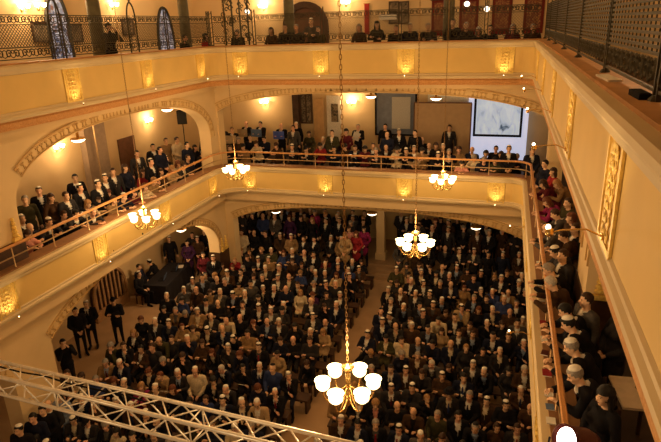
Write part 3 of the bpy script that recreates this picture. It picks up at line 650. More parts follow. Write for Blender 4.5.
# tripod near the guard
q = P(onZ(187, 274, 0)); t = thing('tripod', 'black camera tripod standing beside the guard near the table', 'tripod', (q[0], q[1], 0))
for k in range(3): a = k*2*pi/3+.4; MB().ring_tube([(0, 0, 1.25), (.38*math.cos(a), .38*math.sin(a), .01)], .014, 6).build('leg', M['black'], t)
m = MB(); m.box((0, 0, 1.34), (.12, .2, .13)); m.ring_tube([(0, -.08, 1.34), (0, -.2, 1.34)], .035, 8); m.build('head', M['black'], t)
# ------------------------------------------------------------------ truss
A = Vector(onZ(0, 377, 5.6)); B = Vector(onZ(261, 441, 5.6)); dr = (B-A).normalized(); sd_ = Vector((-dr.y, dr.x, 0))
if sd_.y < 0: sd_ = -sd_
P0 = A-dr*3.2; P1 = B+dr*2.6; L = (P1-P0).length; SQ = .29
t = thing('lighting_truss', 'aluminium box truss crossing the hall below the balcony', 'truss')
cs = [Vector((0, 0, 0)), sd_*SQ, Vector((0, 0, -SQ)), sd_*SQ+Vector((0, 0, -SQ))]
for c in cs: MB().ring_tube([P0+c, P1+c], .025, 10).build('chord', M['alu'], t, True)
n = int(L/.29)
for (i0, i1) in ((0, 1), (0, 2), (1, 3), (2, 3)):
    m = MB()
    for k in range(n):
        a = P0+dr*(L*k/n)+cs[i0 if k % 2 == 0 else i1]; b = P0+dr*(L*(k+1)/n)+cs[i1 if k % 2 == 0 else i0]; m.ring_tube([a, b], .0105, 6)
        if k % 7 == 0: m.ring_tube([P0+dr*(L*k/n)+cs[i0], P0+dr*(L*k/n)+cs[i1]], .0105, 6)
    m.build('bracing', M['alu'], t, True)
m = MB(); pts = []
for i in range(60): s = i/59*3.6; pts.append(P0+dr*(2.2+s)+sd_*(.20+.012*math.sin(s*5))+Vector((0, 0, -.008+.004*math.sin(s*9))))
m.ring_tube(pts, .012, 6); tag(m.build('power_cable', M['black'], None, True), 'black power cable lying along the top of the truss', 'cable')
# ------------------------------------------------------------------ stage lamp at the bottom edge, table in the steep gallery
q = P(onZ(567, 440, 6.05)); t = thing('stage_lamp', 'red-cased stage lamp glowing white beside the steep balcony rail', 'stage lamp', q, 0)
d = (Vector(C0)-Vector(q)); d = (d.normalized()+Vector((-.75, .1, -.12))).normalized(); A3 = d.to_track_quat('Z', 'Y').to_matrix()
MB().lathe([(.02, -.40), (.10, -.39), (.14, -.26), (.145, -.02), (.155, .04), (.14, .04), (.122, .0)], (0, 0, 0), 22, A3).build('housing', M['redcase'], t, True)
MB().lathe([(0.0, .02), (.07, .015), (.122, .0)], (0, 0, 0), 22, A3).build('lens', M['spotface'], t, True)
m = MB(); m.ring_tube([(-.16, 0, 0), (-.17, 0, -.16), (0, 0, -.22), (.17, 0, -.16), (.16, 0, 0)], .012, 6); m.ring_tube([(0, 0, -.22), (0, 0, ZL2-q[2]+.02)], .02, 8); m.lathe([(.22, ZL2-q[2]), (.22, ZL2-q[2]+.02), (.03, ZL2-q[2]+.05)], (0, 0, 0), 16); m.build('stand', M['black'], t)
q = P(onZ(634, 392, ZL2+.95)); t = thing('control_table', 'pale white-topped table behind the leaning spectators', 'table', (q[0], q[1], ZL2), .1)
MB().box((.04, 0, .93), (.54, .72, .035)).build('table_top', M['partition'] if False else mat('worn_pale_table_top', (.52, .42, .30), .7), t)
for sx in (-.27, .27):
    for sy in (-.36, .36): MB().box((sx, sy, .455), (.04, .04, .91)).build('leg', M['darkwood'], t)
tag(MB().box((q[0]+.12, q[1]-.05, ZL2+.965), (.06, .36, .03), Matrix.Rotation(.35, 3, 'Z')).build('microphone_case', M['black']), 'slim black case lying on the pale table', 'case')
# ------------------------------------------------------------------ PEOPLE
def rotm(yaw=0, pitch=0): return Euler((pitch, 0, yaw)).to_matrix()
def pose(name, fem):
    k = .86 if fem else 1.0; sw = .185*k
    st = name[0] == 'T' or name == 'G2'
    if not st:
        lean = {'S4': .20, 'G1': .15, 'S3': .04, 'S5': .07}.get(name, .0)
        d = dict(pel=(0, .02, .55), chest=(0, -.5*lean, .86-.1*lean), nb=(0, -lean+.015, 1.07-.25*lean), head=(0, -1.3*lean-.02, 1.235-.35*lean), hip=.09, knee=(.12, -.46, .50), ank=(.12, -.42, .09), toe=(.13, -.60, .05))
    else:
        d = dict(pel=(0, 0, .96), chest=(0, -.005, 1.28), nb=(0, .015, 1.47), head=(0, -.02, 1.635), hip=.09, knee=(.105, -.02, .51), ank=(.11, .02, .09), toe=(.13, -.15, .045))
        if name == 'G2': d.update(pel=(0, .10, .95), chest=(0, -.06, 1.22), nb=(0, -.17, 1.38), head=(0, -.27, 1.50), knee=(.105, .04, .5), ank=(.11, .06, .09), toe=(.13, -.11, .045))
    nb = d['nb']; d['sh'] = (sw, nb[1]+.01, nb[2]-.055)
    arms = {'S1': [((.25, -.02, .78), (.10, -.27, .665)), None], 'S2': [((.265, -.10, .80), (-.07, -.22, .85)), ((-.265, -.10, .80), (.07, -.235, .80))],
            'S3': [((.24, -.13, .77), (.12, -.33, .88)), None], 'S4': [((.22, -.33, .68), (.05, -.48, .63)), None], 'S5': [((.19, -.24, .74), (.06, -.19, 1.00)), ((-.25, -.05, .78), (.03, -.26, .72))],
            'T1': [((.255, .03, 1.15), (.27, -.06, .90)), None], 'T2': [((.26, -.01, 1.15), (.07, -.21, .98)), None], 'T5': [((.24, -.12, 1.16), (.17, -.34, 1.24)), None], 'T3': [((.265, -.09, 1.19), (-.07, -.215, 1.24)), ((-.265, -.09, 1.19), (.07, -.235, 1.19))],
            'T4': [((.22, -.22, 1.28), (.09, -.19, 1.53)), None], 'G1': [((.25, -.26, .84), (.10, -.48, .90)), None], 'G2': [((.27, -.28, 1.12), (.13, -.48, 1.18)), None]}[name]
    r = arms[0]; l = arms[1] or tuple((-p[0], p[1], p[2]) for p in r)
    d['arms'] = [r, l]; d['yaw'] = {'S2': .25, 'S4': -.2, 'S5': .35, 'T1': -.3, 'T3': .2}.get(name, 0); d['pitch'] = {'S3': .35, 'G2': .5, 'G1': .3, 'S1': .0, 'S4': .1}.get(name, .05)
    d['st'] = st; d['k'] = k; d['folded'] = name in ('S2', 'T3'); return d
def prims(d, fem):
    k = d['k']; V = Vector; pel, ch, nb, hd = map(V, (d['pel'], d['chest'], d['nb'], d['head'])); o = []
    mid = (pel+ch)/2
    o += [('shirt', 'e', ch, (.165*k, .115, .19)), ('shirt', 'e', mid, (.15*k, .118 if not fem else .105, .17)), ('trousers', 'e', pel, (.165, .125, .115))]
    sh = d['sh']; o += [('shirt', 'c', V((-sh[0]*.85, sh[1], sh[2])), V((sh[0]*.85, sh[1], sh[2])), .062, .062), ('shirt', 'c', nb-V((0, 0, .09)), nb-V((0, 0, .03)), .09, .06)]
    if fem: o += [('shirt', 'e', ch+V((s*.07, -.085, .01)), (.065, .055, .065)) for s in (-1, 1)]
    Rm = rotm(d['yaw'], d['pitch'])
    H = lambda p: hd+Rm @ V(p)
    o += [('skin', 'c', nb-V((0, 0, .05)), H((0, .02, -.06)), .058*k, .054*k)]
    o += [('skin', 'e', H((0, .012, .03)), (.077, .096, .092), Rm), ('skin', 'e', H((0, -.022, -.045)), (.058, .068, .078), Rm), ('skin', 'e', H((0, -.045, -.095)), (.034, .036, .028), Rm),
          ('skin', 'c', H((0, -.088, .008)), H((0, -.106, -.028)), .010, .015)]
    o += [('skin', 'e', H((s*.078, .012, -.008)), (.012, .022, .034), Rm) for s in (-1, 1)]
    o += [('skin', 'e', H((s*.036, -.068, -.03)), (.026, .022, .022), Rm) for s in (-1, 1)]
    for s, (el, wr) in zip((1, -1), d['arms']):
        el, wr = V(el), V(wr); S0 = V((s*sh[0], sh[1], sh[2]))
        o += [('shirt', 'c', S0, el, .057*k, .045*k), ('shirt', 'c', el, el+(wr-el)*.9, .044*k, .031*k), ('skin', 'c', el+(wr-el)*.8, wr, .029*k, .026*k)]
        dd = (wr-el).normalized(); o += [('skin', 'c', wr+dd*.02, wr+dd*.06, .027, .030)]
    for s in (-1, 1):
        hip = pel+V((s*d['hip'], 0, -.03)); kn = V((s*d['knee'][0], d['knee'][1], d['knee'][2])); an = V((s*d['ank'][0], d['ank'][1], d['ank'][2])); to = V((s*d['toe'][0], d['toe'][1], d['toe'][2]))
        o += [('trousers', 'c', hip, kn, .088, .06), ('trousers', 'c', kn, an, .058, .042), ('shoe', 'c', an-V((0, -.03, .04)), to, .045, .04)]
    return o
TAGS = ['skin', 'shirt', 'trousers', 'shoe', 'eye', 'lip']
def sdf(pr, X):
    if pr[1] == 'e':
        q = X-np.array(pr[2]); 
        if len(pr) > 4: q = q @ np.array(pr[4])
        r = np.array(pr[3]); n = np.linalg.norm(q/r, axis=1); return (n-1)*r.min()
    a, b = np.array(pr[2]), np.array(pr[3]); ab = b-a; t = np.clip(((X-a) @ ab)/max(ab @ ab, 1e-9), 0, 1)
    return np.linalg.norm(X-a-t[:, None]*ab, axis=1)-(pr[4]+(pr[5]-pr[4])*t)
def remesh(prs, infl, vox, ratio):
    mb = MB()
    for pr in prs:
        if pr[1] == 'e': mb.ell(pr[2], [r+infl for r in pr[3]], pr[4] if len(pr) > 4 else None, 16, 12)
        else: mb.cap(pr[2], pr[3], pr[4]+infl, pr[5]+infl, 14)
    me = mb.mesh('tmp', M['black']); ob = bpy.data.objects.new('tmp', me); COL.objects.link(ob)
    md = ob.modifiers.new('r', 'REMESH'); md.mode = 'VOXEL'; md.voxel_size = vox
    sm = ob.modifiers.new('s', 'SMOOTH'); sm.factor = .5; sm.iterations = 2
    dm = ob.modifiers.new('d', 'DECIMATE'); dm.ratio = ratio
    dg = bpy.context.evaluated_depsgraph_get(); dg.update(); r = bpy.data.meshes.new_from_object(ob.evaluated_get(dg), depsgraph=dg)
    bpy.data.objects.remove(ob); bpy.data.meshes.remove(me); return r
def mesh_arrays(me):
    v = np.empty(len(me.vertices)*3); me.vertices.foreach_get('co', v); v = v.reshape(-1, 3)
    return v, [tuple(p.vertices) for p in me.polygons]
def hand_extras(mb, d):
    for s, (el, wr) in zip((1, -1), d['arms']):
        el, wr = Vector(el), Vector(wr); dd = (wr-el).normalized()
        side = Vector((0, 0, 1)) if d['folded'] else dd.cross(Vector((0, 0, 1)))
        if side.length < .2: side = Vector((1, 0, 0))
        side.normalize(); nrm = side.cross(dd).normalized()
        if nrm.z > 0: nrm = -nrm
        base = wr+dd*.075
        for i, ln in enumerate((.062, .072, .068, .052)):
            o = base+side*(i-1.5)*.0185; m1 = o+(dd*.92+nrm*.3)*ln*.55; m2 = m1+(dd*.6+nrm*.8)*ln*.55
            mb.ring_tube([o-dd*.02, o, m1, m2], [.0095, .0095, .0085, .006], 5)
        th = side*(1 if (side.x*s) < 0 else -1); o = wr+dd*.02+th*.022; mb.ring_tube([o, o+th*.02+dd*.025, o+th*.024+dd*.055+nrm*.012], [.012, .011, .007], 5)
def build_body(name, fem, vox=.0145, ratio=.30):
    d = pose(name, fem); prs = prims(d, fem); me = remesh(prs, 0, vox, ratio); v, f = mesh_arrays(me)
    cen = np.array([v[list(p)].mean(0) for p in f]); D = np.array([sdf(p, cen) for p in prs]); idx = D.argmin(0)
    mb = MB(); mb.v = [tuple(x) for x in v]; mb.f = list(f); mb.m = [TAGS.index(prs[i][0]) for i in idx]
    Rm = rotm(d['yaw'], d['pitch']); hd = Vector(d['head'])
    mb.cur = 0; hand_extras(mb, d); mb.cur = 4
    for s in (-1, 1):
        mb.ell(hd+Rm @ Vector((s*.031, -.080, .008)), (.010, .005, .0045), Rm, 8, 5); mb.ring_tube([hd+Rm @ Vector((s*x, y, z)) for x, y, z in ((.014, -.088, .024), (.032, -.085, .030), (.05, -.07, .024))], .003, 5)
    mb.cur = 5; mb.ell(hd+Rm @ Vector((0, -.083, -.066)), (.022, .009, .006), Rm, 8, 5)
    mm = mb.mesh('person_body', [M['skin_fair'], M['white'], M['black'], M['black'], M['eye'], M['lip']], True); bpy.data.meshes.remove(me)
    # jacket
    jp = [p for p in prs if p[0] == 'shirt']
    pel = Vector(d['pel'])
    jp = [p for p in jp]+[('x', 'e', pel, (.172, .132, .13))]
    if d['st']: jp += [('x', 'e', pel-Vector((0, 0, .12 if not fem else .22)), (.165, .125, .17 if not fem else .28))]
    elif fem: jp += [('x', 'c', pel+Vector((s*.085, -.05, 0)), pel+Vector((s*.1, -.36, -.0)), .095, .08) for s in (-1, 1)]
    out = []
    for openj in (True, False):
        jm = remesh(jp, .017, vox*1.15, ratio*.8); v, f = mesh_arrays(jm)
        ch, nb = Vector(d['chest']), Vector(d['nb']); ax = (nb-ch).normalized(); fr = Vector((1, 0, 0)).cross(ax)
        if fr.y > 0: fr = -fr
        keep = []
        for p in f:
            c = Vector(v[list(p)].mean(0)); r = c-ch; h = r.dot(ax); fy = r.dot(fr); x = r.x
            neck = h > (nb-ch).length-.035 and abs(x) < .08 and fy > -.08
            vee = openj and fy > .02 and -.12 < h and abs(x) < .068*(h+.12)/.3+.004
            if not (neck or vee): keep.append(p)
        m2 = MB(); m2.v = [tuple(x) for x in v]; m2.f = keep; m2.m = [0]*len(keep); out.append(m2.mesh('jacket', M['black'], True)); bpy.data.meshes.remove(jm)
    ch, nb = Vector(d['chest']), Vector(d['nb']); ax = (nb-ch).normalized(); fr = Vector((1, 0, 0)).cross(ax); fr = fr if fr.y < 0 else -fr
    tie = MB(); z1 = (nb-ch).length-.06
    T3 = lambda x, h, o: ch+Vector((x, 0, 0))+ax*h+fr*(.118*math.sqrt(max(.05, 1-(h/.2)**2))+o+(.03 if h > .1 else 0))
    vs = []; ws = [(.018, z1), (.013, z1-.03), (.022, z1-.10), (.03, z1-.2), (.028, z1-.26), (.002, z1-.30)]
    for w, h in ws: vs += [T3(-w, h, .006), T3(w, h, .006), T3(w, h, .018), T3(-w, h, .018)]
    fs = [(i*4+a, i*4+4+a, i*4+4+(a+1) % 4, i*4+(a+1) % 4) for i in range(len(ws)-1) for a in range(4)]+[(0, 1, 2, 3)]
    tie.add(vs, fs)
    return dict(body=mm, open=out[0], closed=out[1], tie=tie.mesh('necktie', M['red']), head=tuple(hd), rot=(d['pitch'], 0, d['yaw']), pose=d)
# hair and headwear in head space
def shell(fn_keep, grow, fr=1.0, seg=20, rings=14, lump=0, c=(0, .012, .03), r=(.077, .096, .092)):
    mb = MB(); rr = random.Random(2); vs = []; kp = []
    for i in range(rings+1):
        t = pi*i/rings
        for k in range(seg):
            a = 2*pi*k/seg; g = grow+(rr.uniform(-lump, lump) if lump else 0)
            vs.append((c[0]+(r[0]+g)*math.sin(t)*math.cos(a), c[1]+(r[1]+g)*math.sin(t)*math.sin(a), c[2]+(r[2]+g)*math.cos(t)))
    fs = []
    for i in range(rings):
        for k in range(seg):
            q = (i*seg+k, (i+1)*seg+k, (i+1)*seg+(k+1) % seg, i*seg+(k+1) % seg); cc = [sum(vs[j][n] for j in q)/4 for n in range(3)]
            if fn_keep(*cc): fs.append(q)
    mb.add(vs, fs); return mb
HAIR = {}
m = shell(lambda x, y, z: z > .080 if y < -.035 else (z > .02 if y < .02 else z > -.075), .010, lump=.002, rings=18); HAIR['short'] = m.mesh('hair', M['h_brown'], True)
m = shell(lambda x, y, z: y > -.01 and -.06 < z < .06 and (y > .03 or z < .05), .009, lump=.002); HAIR['ring'] = m.mesh('hair', M['h_grey'], True)
m = shell(lambda x, y, z: z > .06 if y < -.035 else z > -.10, .018, lump=.005); m.cap((.07, .015, 0), (.085, .03, -.16), .035, .03, 8); m.cap((-.07, .015, 0), (-.085, .03, -.16), .035, .03, 8); m.ell((0, .07, -.08), (.085, .05, .12)); HAIR['long'] = m.mesh('hair', M['h_brown'], True)
m = shell(lambda x, y, z: z > .055 if y < -.035 else z > -.09, .028, lump=.008); HAIR['bob'] = m.mesh('hair', M['h_blond'], True)
m = shell(lambda x, y, z: z > .06 if y < -.03 else z > -.06, .012, lump=.002); m.ell((0, .115, .05), (.045, .04, .045)); HAIR['bun'] = m.mesh('hair', M['h_black'], True)
kp = MB(); kv = []; A_ = Matrix.Rotation(-.30, 3, 'X'); nr, ns = 6, 20
for i in range(nr+1):
    for k in range(ns):
        t = .90*i/nr; a = 2*pi*k/ns; g = .019 if i < nr else .010
        w = A_ @ Vector((math.sin(t)*math.cos(a), math.sin(t)*math.sin(a), math.cos(t))); kv.append((w.x*(.077+g), .012+w.y*(.096+g), .03+w.z*(.092+g)))
kp.add(kv, [(i*ns+k, (i+1)*ns+k, (i+1)*ns+(k+1) % ns, i*ns+(k+1) % ns) for i in range(nr) for k in range(ns)])
for m_ in HAIR.values():
    b_ = bmesh.new(); b_.from_mesh(m_); bmesh.ops.remove_doubles(b_, verts=b_.verts, dist=1e-5); b_.to_mesh(m_); b_.free()
KIP = kp.mesh('skullcap', M['k_white'], True)
hat = MB(); hat.lathe([(.15, .075), (.152, .082), (.095, .085), (.092, .15), (.085, .175), (.04, .18), (.0, .172)], (0, .012, 0), 20); HAT = hat.mesh('hat', M['black'], True)
capm = shell(lambda x, y, z: z > .06, .022); capm.prism([(-.07, 0), (.07, 0), (.05, .07), (0, .085), (-.05, .07)], lambda a, b, d: (a, -.075-b, .062+d-.1*b), 0, .008); CAPM = capm.mesh('cap', M['black'], True)
b_ = bmesh.new(); b_.from_mesh(CAPM); bmesh.ops.remove_doubles(b_, verts=b_.verts, dist=1e-5); b_.to_mesh(CAPM); b_.free()
GLS = MB()
for s in (-1, 1): GLS.ring_tube([(s*.032+.022*math.cos(a), -.098, .006+.016*math.sin(a)) for a in [i*2*pi/10 for i in range(10)]], .0025, 4, closed=True); GLS.ring_tube([(s*.054, -.096, .01), (s*.08, .01, .01)], .0025, 4)
GLS.ring_tube([(-.01, -.1, .008), (.01, -.1, .008)], .0025, 4); GLS = GLS.mesh('glasses', M['black'])
PRO = {}
def proto(n, fem):
    if (n, fem) not in PRO: PRO[n, fem] = build_body(n, fem)
    return PRO[n, fem]
NAMES = dict(h_black='black', h_brown='brown', h_grey='grey', h_white='white', h_blond='fair', h_auburn='auburn')
def setmat(o, i, m): o.material_slots[i].link = 'OBJECT'; o.material_slots[i].material = m
def outfit(r, fem, bright=.12):
    d = {}
    if not fem:
        d['jk'] = r.choices(['black', 'navy', 'charcoal', 'brown', 'grey', 'tan', 'cream', 'olive', 'blue', 'beige'], [34, 16, 20, 7, 6, 3*bright*8, 2*bright*8, 3, 3, 2*bright*8])[0]
        d['open'] = d['jk'] in ('black', 'navy', 'charcoal', 'brown', 'grey', 'tan', 'beige') and r.random() < .85
        d['sh'] = r.choices(['white', 'sky', 'grey', 'black', 'cream'], [50, 15, 8, 10, 15])[0]; d['tie'] = r.choice(['red', 'navy', 'burgundy', 'black', 'blue']) if d['open'] and r.random() < .6 else None
        d['hair'] = r.choices(['short', 'ring', None], [60, 25, 8])[0]; d['hc'] = r.choices(['h_black', 'h_brown', 'h_grey', 'h_white'], [30, 35, 25, 10])[0]
        d['hat'] = r.choices(['k_white', 'k_black', None, 'hat', 'cap'], [50, 12, 35, 2, 1])[0]; d['gl'] = r.random() < .3
    else:
        d['jk'] = r.choices(['black', 'navy', 'charcoal', 'brown', 'red', 'magenta', 'tan', 'beige', 'burgundy', 'purple', 'cream', 'pink', 'blue', 'olive'], [34, 10, 18, 14, 3, 2, 5, 4, 4, 3, 2.5, 1.5, 2, 3])[0]
        d['open'] = r.random() < .25; d['sh'] = r.choice(['white', 'cream', 'black', 'pink', 'grey']); d['tie'] = None
        d['hair'] = r.choices(['long', 'bob', 'bun', 'short'], [35, 35, 12, 18])[0]; d['hc'] = r.choices(['h_black', 'h_brown', 'h_blond', 'h_auburn', 'h_grey'], [22, 34, 16, 14, 14])[0]; d['hat'] = None; d['gl'] = r.random() < .2
    d['tr'] = r.choice(['black', 'charcoal', 'navy', 'brown', 'black']); d['sk'] = r.choice(['skin_fair', 'skin_tan', 'skin_rosy']); return d
def look(fem, d):
    s = ('woman' if fem else 'man')+' in '+d['jk']+(' suit' if d['open'] and not fem else (' coat' if fem else ' jacket'))
    hd = {'k_white': 'white skullcap', 'k_black': 'black skullcap', 'hat': 'black hat', 'cap': 'dark cap'}.get(d['hat'])
    if hd: return s+', '+hd
    if d['hair'] in (None, 'ring'): return s+', balding'
    return s+', '+NAMES[d['hc']]+' hair'
def person(ps, fem, d, loc, rz, label, group, sc=1.0):
    p = proto(ps, fem); o = bpy.data.objects.new('person', p['body']); COL.objects.link(o); o.location = loc; o.rotation_euler = (0, 0, rz); o.scale = (sc,)*3
    setmat(o, 0, M[d['sk']]); setmat(o, 1, M[d['sh'] if d['open'] else d['jk']]); setmat(o, 2, M[d['tr']]); tag(o, label, 'person', group)
    j = child(p['open'] if d['open'] else p['closed'], 'jacket' if not fem else 'coat', o); setmat(j, 0, M[d['jk']])
    if d['tie']: k = child(p['tie'], 'necktie', o); setmat(k, 0, M[d['tie']])
    if d['hair'] and d['hat'] not in ('hat', 'cap') or d['hair'] == 'ring': h = child(HAIR[d['hair']], 'hair', o, p['head'], p['rot']); setmat(h, 0, M[d['hc']])
    if d['hat'] in ('k_white', 'k_black'): c = child(KIP, 'skullcap', o, p['head'], p['rot']); setmat(c, 0, M[d['hat']])
    elif d['hat'] == 'hat': child(HAT, 'hat', o, p['head'], p['rot'])
    elif d['hat'] == 'cap': child(CAPM, 'cap', o, p['head'], p['rot'])
    if d['gl']: child(GLS, 'glasses', o, p['head'], p['rot'])
    return o
CROWD = []   # (pose, fem, outfit, loc, rz, sc) that become the one far crowd
NP = 0
def put(ps, fem, d, loc, rz, place, group, sc=1.0):
    global NP; NP += 1
    return person(ps, fem, d, loc, rz, look(fem, d)+', '+place, group, sc)
def D(fem=False, **k):
    d = outfit(R_, fem); d.update(k); return d
# ---- seated congregation, row by row
def pew(x0, x1, y, lab):
    t = thing('bench', lab, 'bench', ((x0+x1)/2, y, 0), 0, 'benches of the congregation'); w = x1-x0
    MB().box((0, .03, .42), (w, .36, .05)).build('seat', M['darkwood'], t)
    for sx in (-.49, -.16, .16, .49): MB().box((sx*w, .03, .2), (.06, .3, .4)).build('leg', M['darkwood'], t)
ROWS = [8.25+.79*k for k in range(16)]
WB = [-4.88-.475*j for j in range(13)]; NB = [-3.48+.475*j for j in range(10)]
SPECIAL = {}
IND_ROWS = 7; EMPTY = (6, 0)
POSES = (['S1', 'S2', 'S3', 'S4', 'S5'], [40, 20, 12, 14, 14])
for k, y in enumerate(ROWS):
    ind = k < IND_ROWS
    for blk, xs, nm in ((0, WB, 'wide block'), (1, NB, 'narrow block')):
        pew(min(xs)-.3 if k > 2 or blk else -9.8, max(xs)+(.3 if blk or k > 4 else .02), y, 'long dark backless bench, %s from the front in the %s' % (ORD[k], nm))
        nocc = -1
        for j, x in enumerate(xs):
            if blk == 0 and (k < 2 and j < 2 or y < 10.2 and x < -9.7): continue
            if blk == 0 and k < 5: x -= .25
            if blk == 1 and (k, j) == EMPTY: continue
            if R_.random() < .05: continue
            nocc += 1
            x += .2*(k % 2)*(-1 if blk == 0 else 1)
            fem = R_.random() < (.36 if blk == 0 else .28); ps = R_.choices(*POSES)[0]; d = outfit(R_, fem, .15)
            loc = (x+R_.uniform(-.07, .07), y+R_.uniform(-.07, .07), 0); rz = R_.uniform(-.28, .28)+(.18 if blk == 0 else -.05); sc = R_.uniform(.95, 1.05)*(.95 if fem else 1)
            if ind: put(ps, fem, d, loc, rz, '%s row, %s person from aisle, %s' % (ORD[k], ORD[nocc], nm), 'congregation seated in the pews', sc)
            else: CROWD.append((ps, fem, d, loc, rz, sc))
# extra wings beside the wide block under the long gallery
for k in range(10, 10):
    for j in range(1):
        CROWD.append((R_.choice(['S1', 'S2']), R_.random() < .3, outfit(R_, False), (-11.75-.55*j, ROWS[k]+.1, 0), .2, 1))
# standing crowd on the platform under the far gallery
for k in range(3):
    x = -11.6
    while x < 1.2:
        if not (-4.35 < x < -3.5 and k == 0) and abs(x+4.7) > .45:
            fem = R_.random() < .35; CROWD.append((R_.choice(['T1', 'T2', 'T3']), fem, outfit(R_, fem, .06), (x, 21.95+.65*k+R_.uniform(-.15, .15), .45), R_.uniform(-.3, .3), R_.uniform(.95, 1.05)))
        x += R_.uniform(.46, .68)
x = -11.2
while x < 1.0:
    if abs(x+4.3) > .6: CROWD.append((R_.choice(['T1', 'T2', 'T3']), R_.random() < .35, outfit(R_, False, .08), (x, 20.95+R_.uniform(-.15, .15), 0), R_.uniform(-.3, .3), R_.uniform(.95, 1.05)))
    x += R_.uniform(.48, .7)
# ---- ground floor standing figures by hand: head pixel, head height
def at_head(px, py, zf, h): q = onZ(px, py, zf+h); return (float(q[0]), float(q[1]), zf)
def byhead(px, py, zf, ps, fem, rz, label, group, sc=1.0, zone='', **kw):
    global NP; NP += 1
    hd = proto(ps, fem)['head']; c_, s_ = math.cos(rz), math.sin(rz)
    for it in range(40):
        q = onZ(px, py, zf+hd[2]*sc); X = float(q[0])-(hd[0]*c_-hd[1]*s_)*sc; Y = float(q[1])-(hd[0]*s_+hd[1]*c_)*sc
        if zone == 'left': ok = X <= -10.72
        elif zone == 'far': ok = Y >= 19.68
        elif zone == 'right': ok = X >= 1.22
        else: ok = True
        if ok: break
        sc -= .01
    if zone == 'left': Y = min(Y, 24.1); X = max(X, -13.5)
    if zone == 'left' and 8.3 < Y < 9.95: Y = 9.95+(Y-8.3)*.2
    if zone == 'left' and X < -10.5 and 18.3 < Y < 19.7: X = min(X, -11.15)
    if zone == 'far':
        Y = min(Y, 23.6); X = min(max(X, -13.4), .95)
        if X < -9.5 and Y < 20.25: Y = 20.25
    if zone == 'right' and 8.95 < Y < 10.65: X = min(X, 1.2)
    if zone == '' and zf < 1: X = max(X, -13.42)
    if zone == 'pier': X = max(X, -9.98)
    loc = (X, Y, zf)
    d = D(fem, **kw); return person(ps, fem, d, loc, rz, label if label[0] != '@' else look(fem, d)+', '+label[1:], group, sc)
def plain(jk, **k): 
    b = dict(jk=jk, open=False, tie=None, hat=None, hair='short', hc='h_black', gl=False, tr='black'); b.update(k); return b
suit = dict(jk='black', open=True, sh='white', tie='black', gl=False, tr='black', hair='short')
G = 'people standing round the table and wall'
byhead(86, 304, 0, 'T2', False, .5, 'man in black suit and white skullcap standing before the slatted gate', G, **dict(suit, hat='k_white', hc='h_grey'))
byhead(113, 301, 0, 'T3', False, .4, 'man in black with folded arms standing against the slatted gate edge', G, **plain('black', hat='cap'))
byhead(75, 311, 0, 'T2', False, .9, 'man in black holding something white, before the arch foot', G, **plain('black', hat='k_black'))
byhead(63, 343, 0, 'T4', False, 1.0, 'photographer in black standing alone by the pale pier', G, **plain('black', tr='charcoal'))
byhead(169, 239, 0, 'T1', False, .7, 'guard in black standing with spread arms behind the cloth table', G, **plain('black', hat='k_white'))
STOOLS = []
STOOLS.append(('small dark stool under the person near the black table end', byhead(149, 262, 0, 'S4', False, -1.2, 'man in black jacket and white skullcap bent over the black table', G, **plain('black', hat='k_white'))))
STOOLS.append(('small dark stool under the person at the gate end of the black table', byhead(129, 266, 0, 'S1', False, 1.6, 'dark haired man in navy seated at the table end near the gate', G, **plain('navy'))))
STOOLS.append(('small dark stool under the person at the long side of the black table', byhead(139, 274, 0, 'S1', False, 1.4, 'man in black jacket and white skullcap seated at the cloth table', G, **plain('black', hat='k_white'))))
for lb, o_ in STOOLS:
    t = thing('stool', lb, 'stool', tuple(o_.location), o_.rotation_euler.z); MB().box((0, .02, .425), (.36, .34, .04)).build('seat', M['darkwood'], t)
    for sx in (-.14, .14):
        for sy in (-.12, .16): MB().box((sx, sy, .2), (.035, .035, .41)).build('leg', M['darkwood'], t)
G = 'people under the corner arch'
for px, py, f, jk, kw in [(187, 243, True, 'purple', {}), (192, 235, False, 'charcoal', {}), (197, 239, False, 'brown', dict(hat='k_white')), (204, 232, True, 'black', {}), (203, 255, True, 'burgundy', {}), (213, 258, False, 'black', dict(open=True, sh='white', tie='navy', hat='k_white'))]:
    byhead(px, py, 0, 'T2', f, .4, '@standing under the corner arch beyond the guard', G, **dict(plain(jk), **kw))
person('T2', True, D(True, **plain('sky', tr='sky', hair='long')), (-9.95, 9.2, 0), .3, 'woman in light blue standing beyond the truss bars by the pale pier', 'people beyond the truss')
for px, py, jk, hc in [(349, 229, 'pink', 'h_brown'), (356, 234, 'red', 'h_auburn'), (364, 229, 'magenta', 'h_black'), (345, 236, 'beige', 'h_blond')]:
    byhead(px, py, .45, 'T2', True, 0, '@standing on the platform by the beige pillar', 'women by the beige pillar', **plain(jk, hair='long', hc=hc))
for px, py, jk, lb, kw in [(16, 405, 'black', 'dark haired man in black standing beyond the truss before the pale pier', {}), (41, 404, 'charcoal', 'man in charcoal suit with white shirt standing beyond truss beside the woman in light blue', dict(open=True, sh='white', tie='black', hair='ring', hc='h_grey')), (3, 412, 'navy', 'man in navy at the edge of the frame beyond the truss', {})]:
    byhead(px, py, 0, 'T2', False, .3, lb, 'people beyond the truss', zone='pier', **dict(plain(jk), **kw))
byhead(10, 428, 0, 'T1', False, .3, 'man in black jacket and pale skullcap in the lowest corner beyond truss', 'people beyond the truss', zone='pier', **plain('black', hat='k_white'))
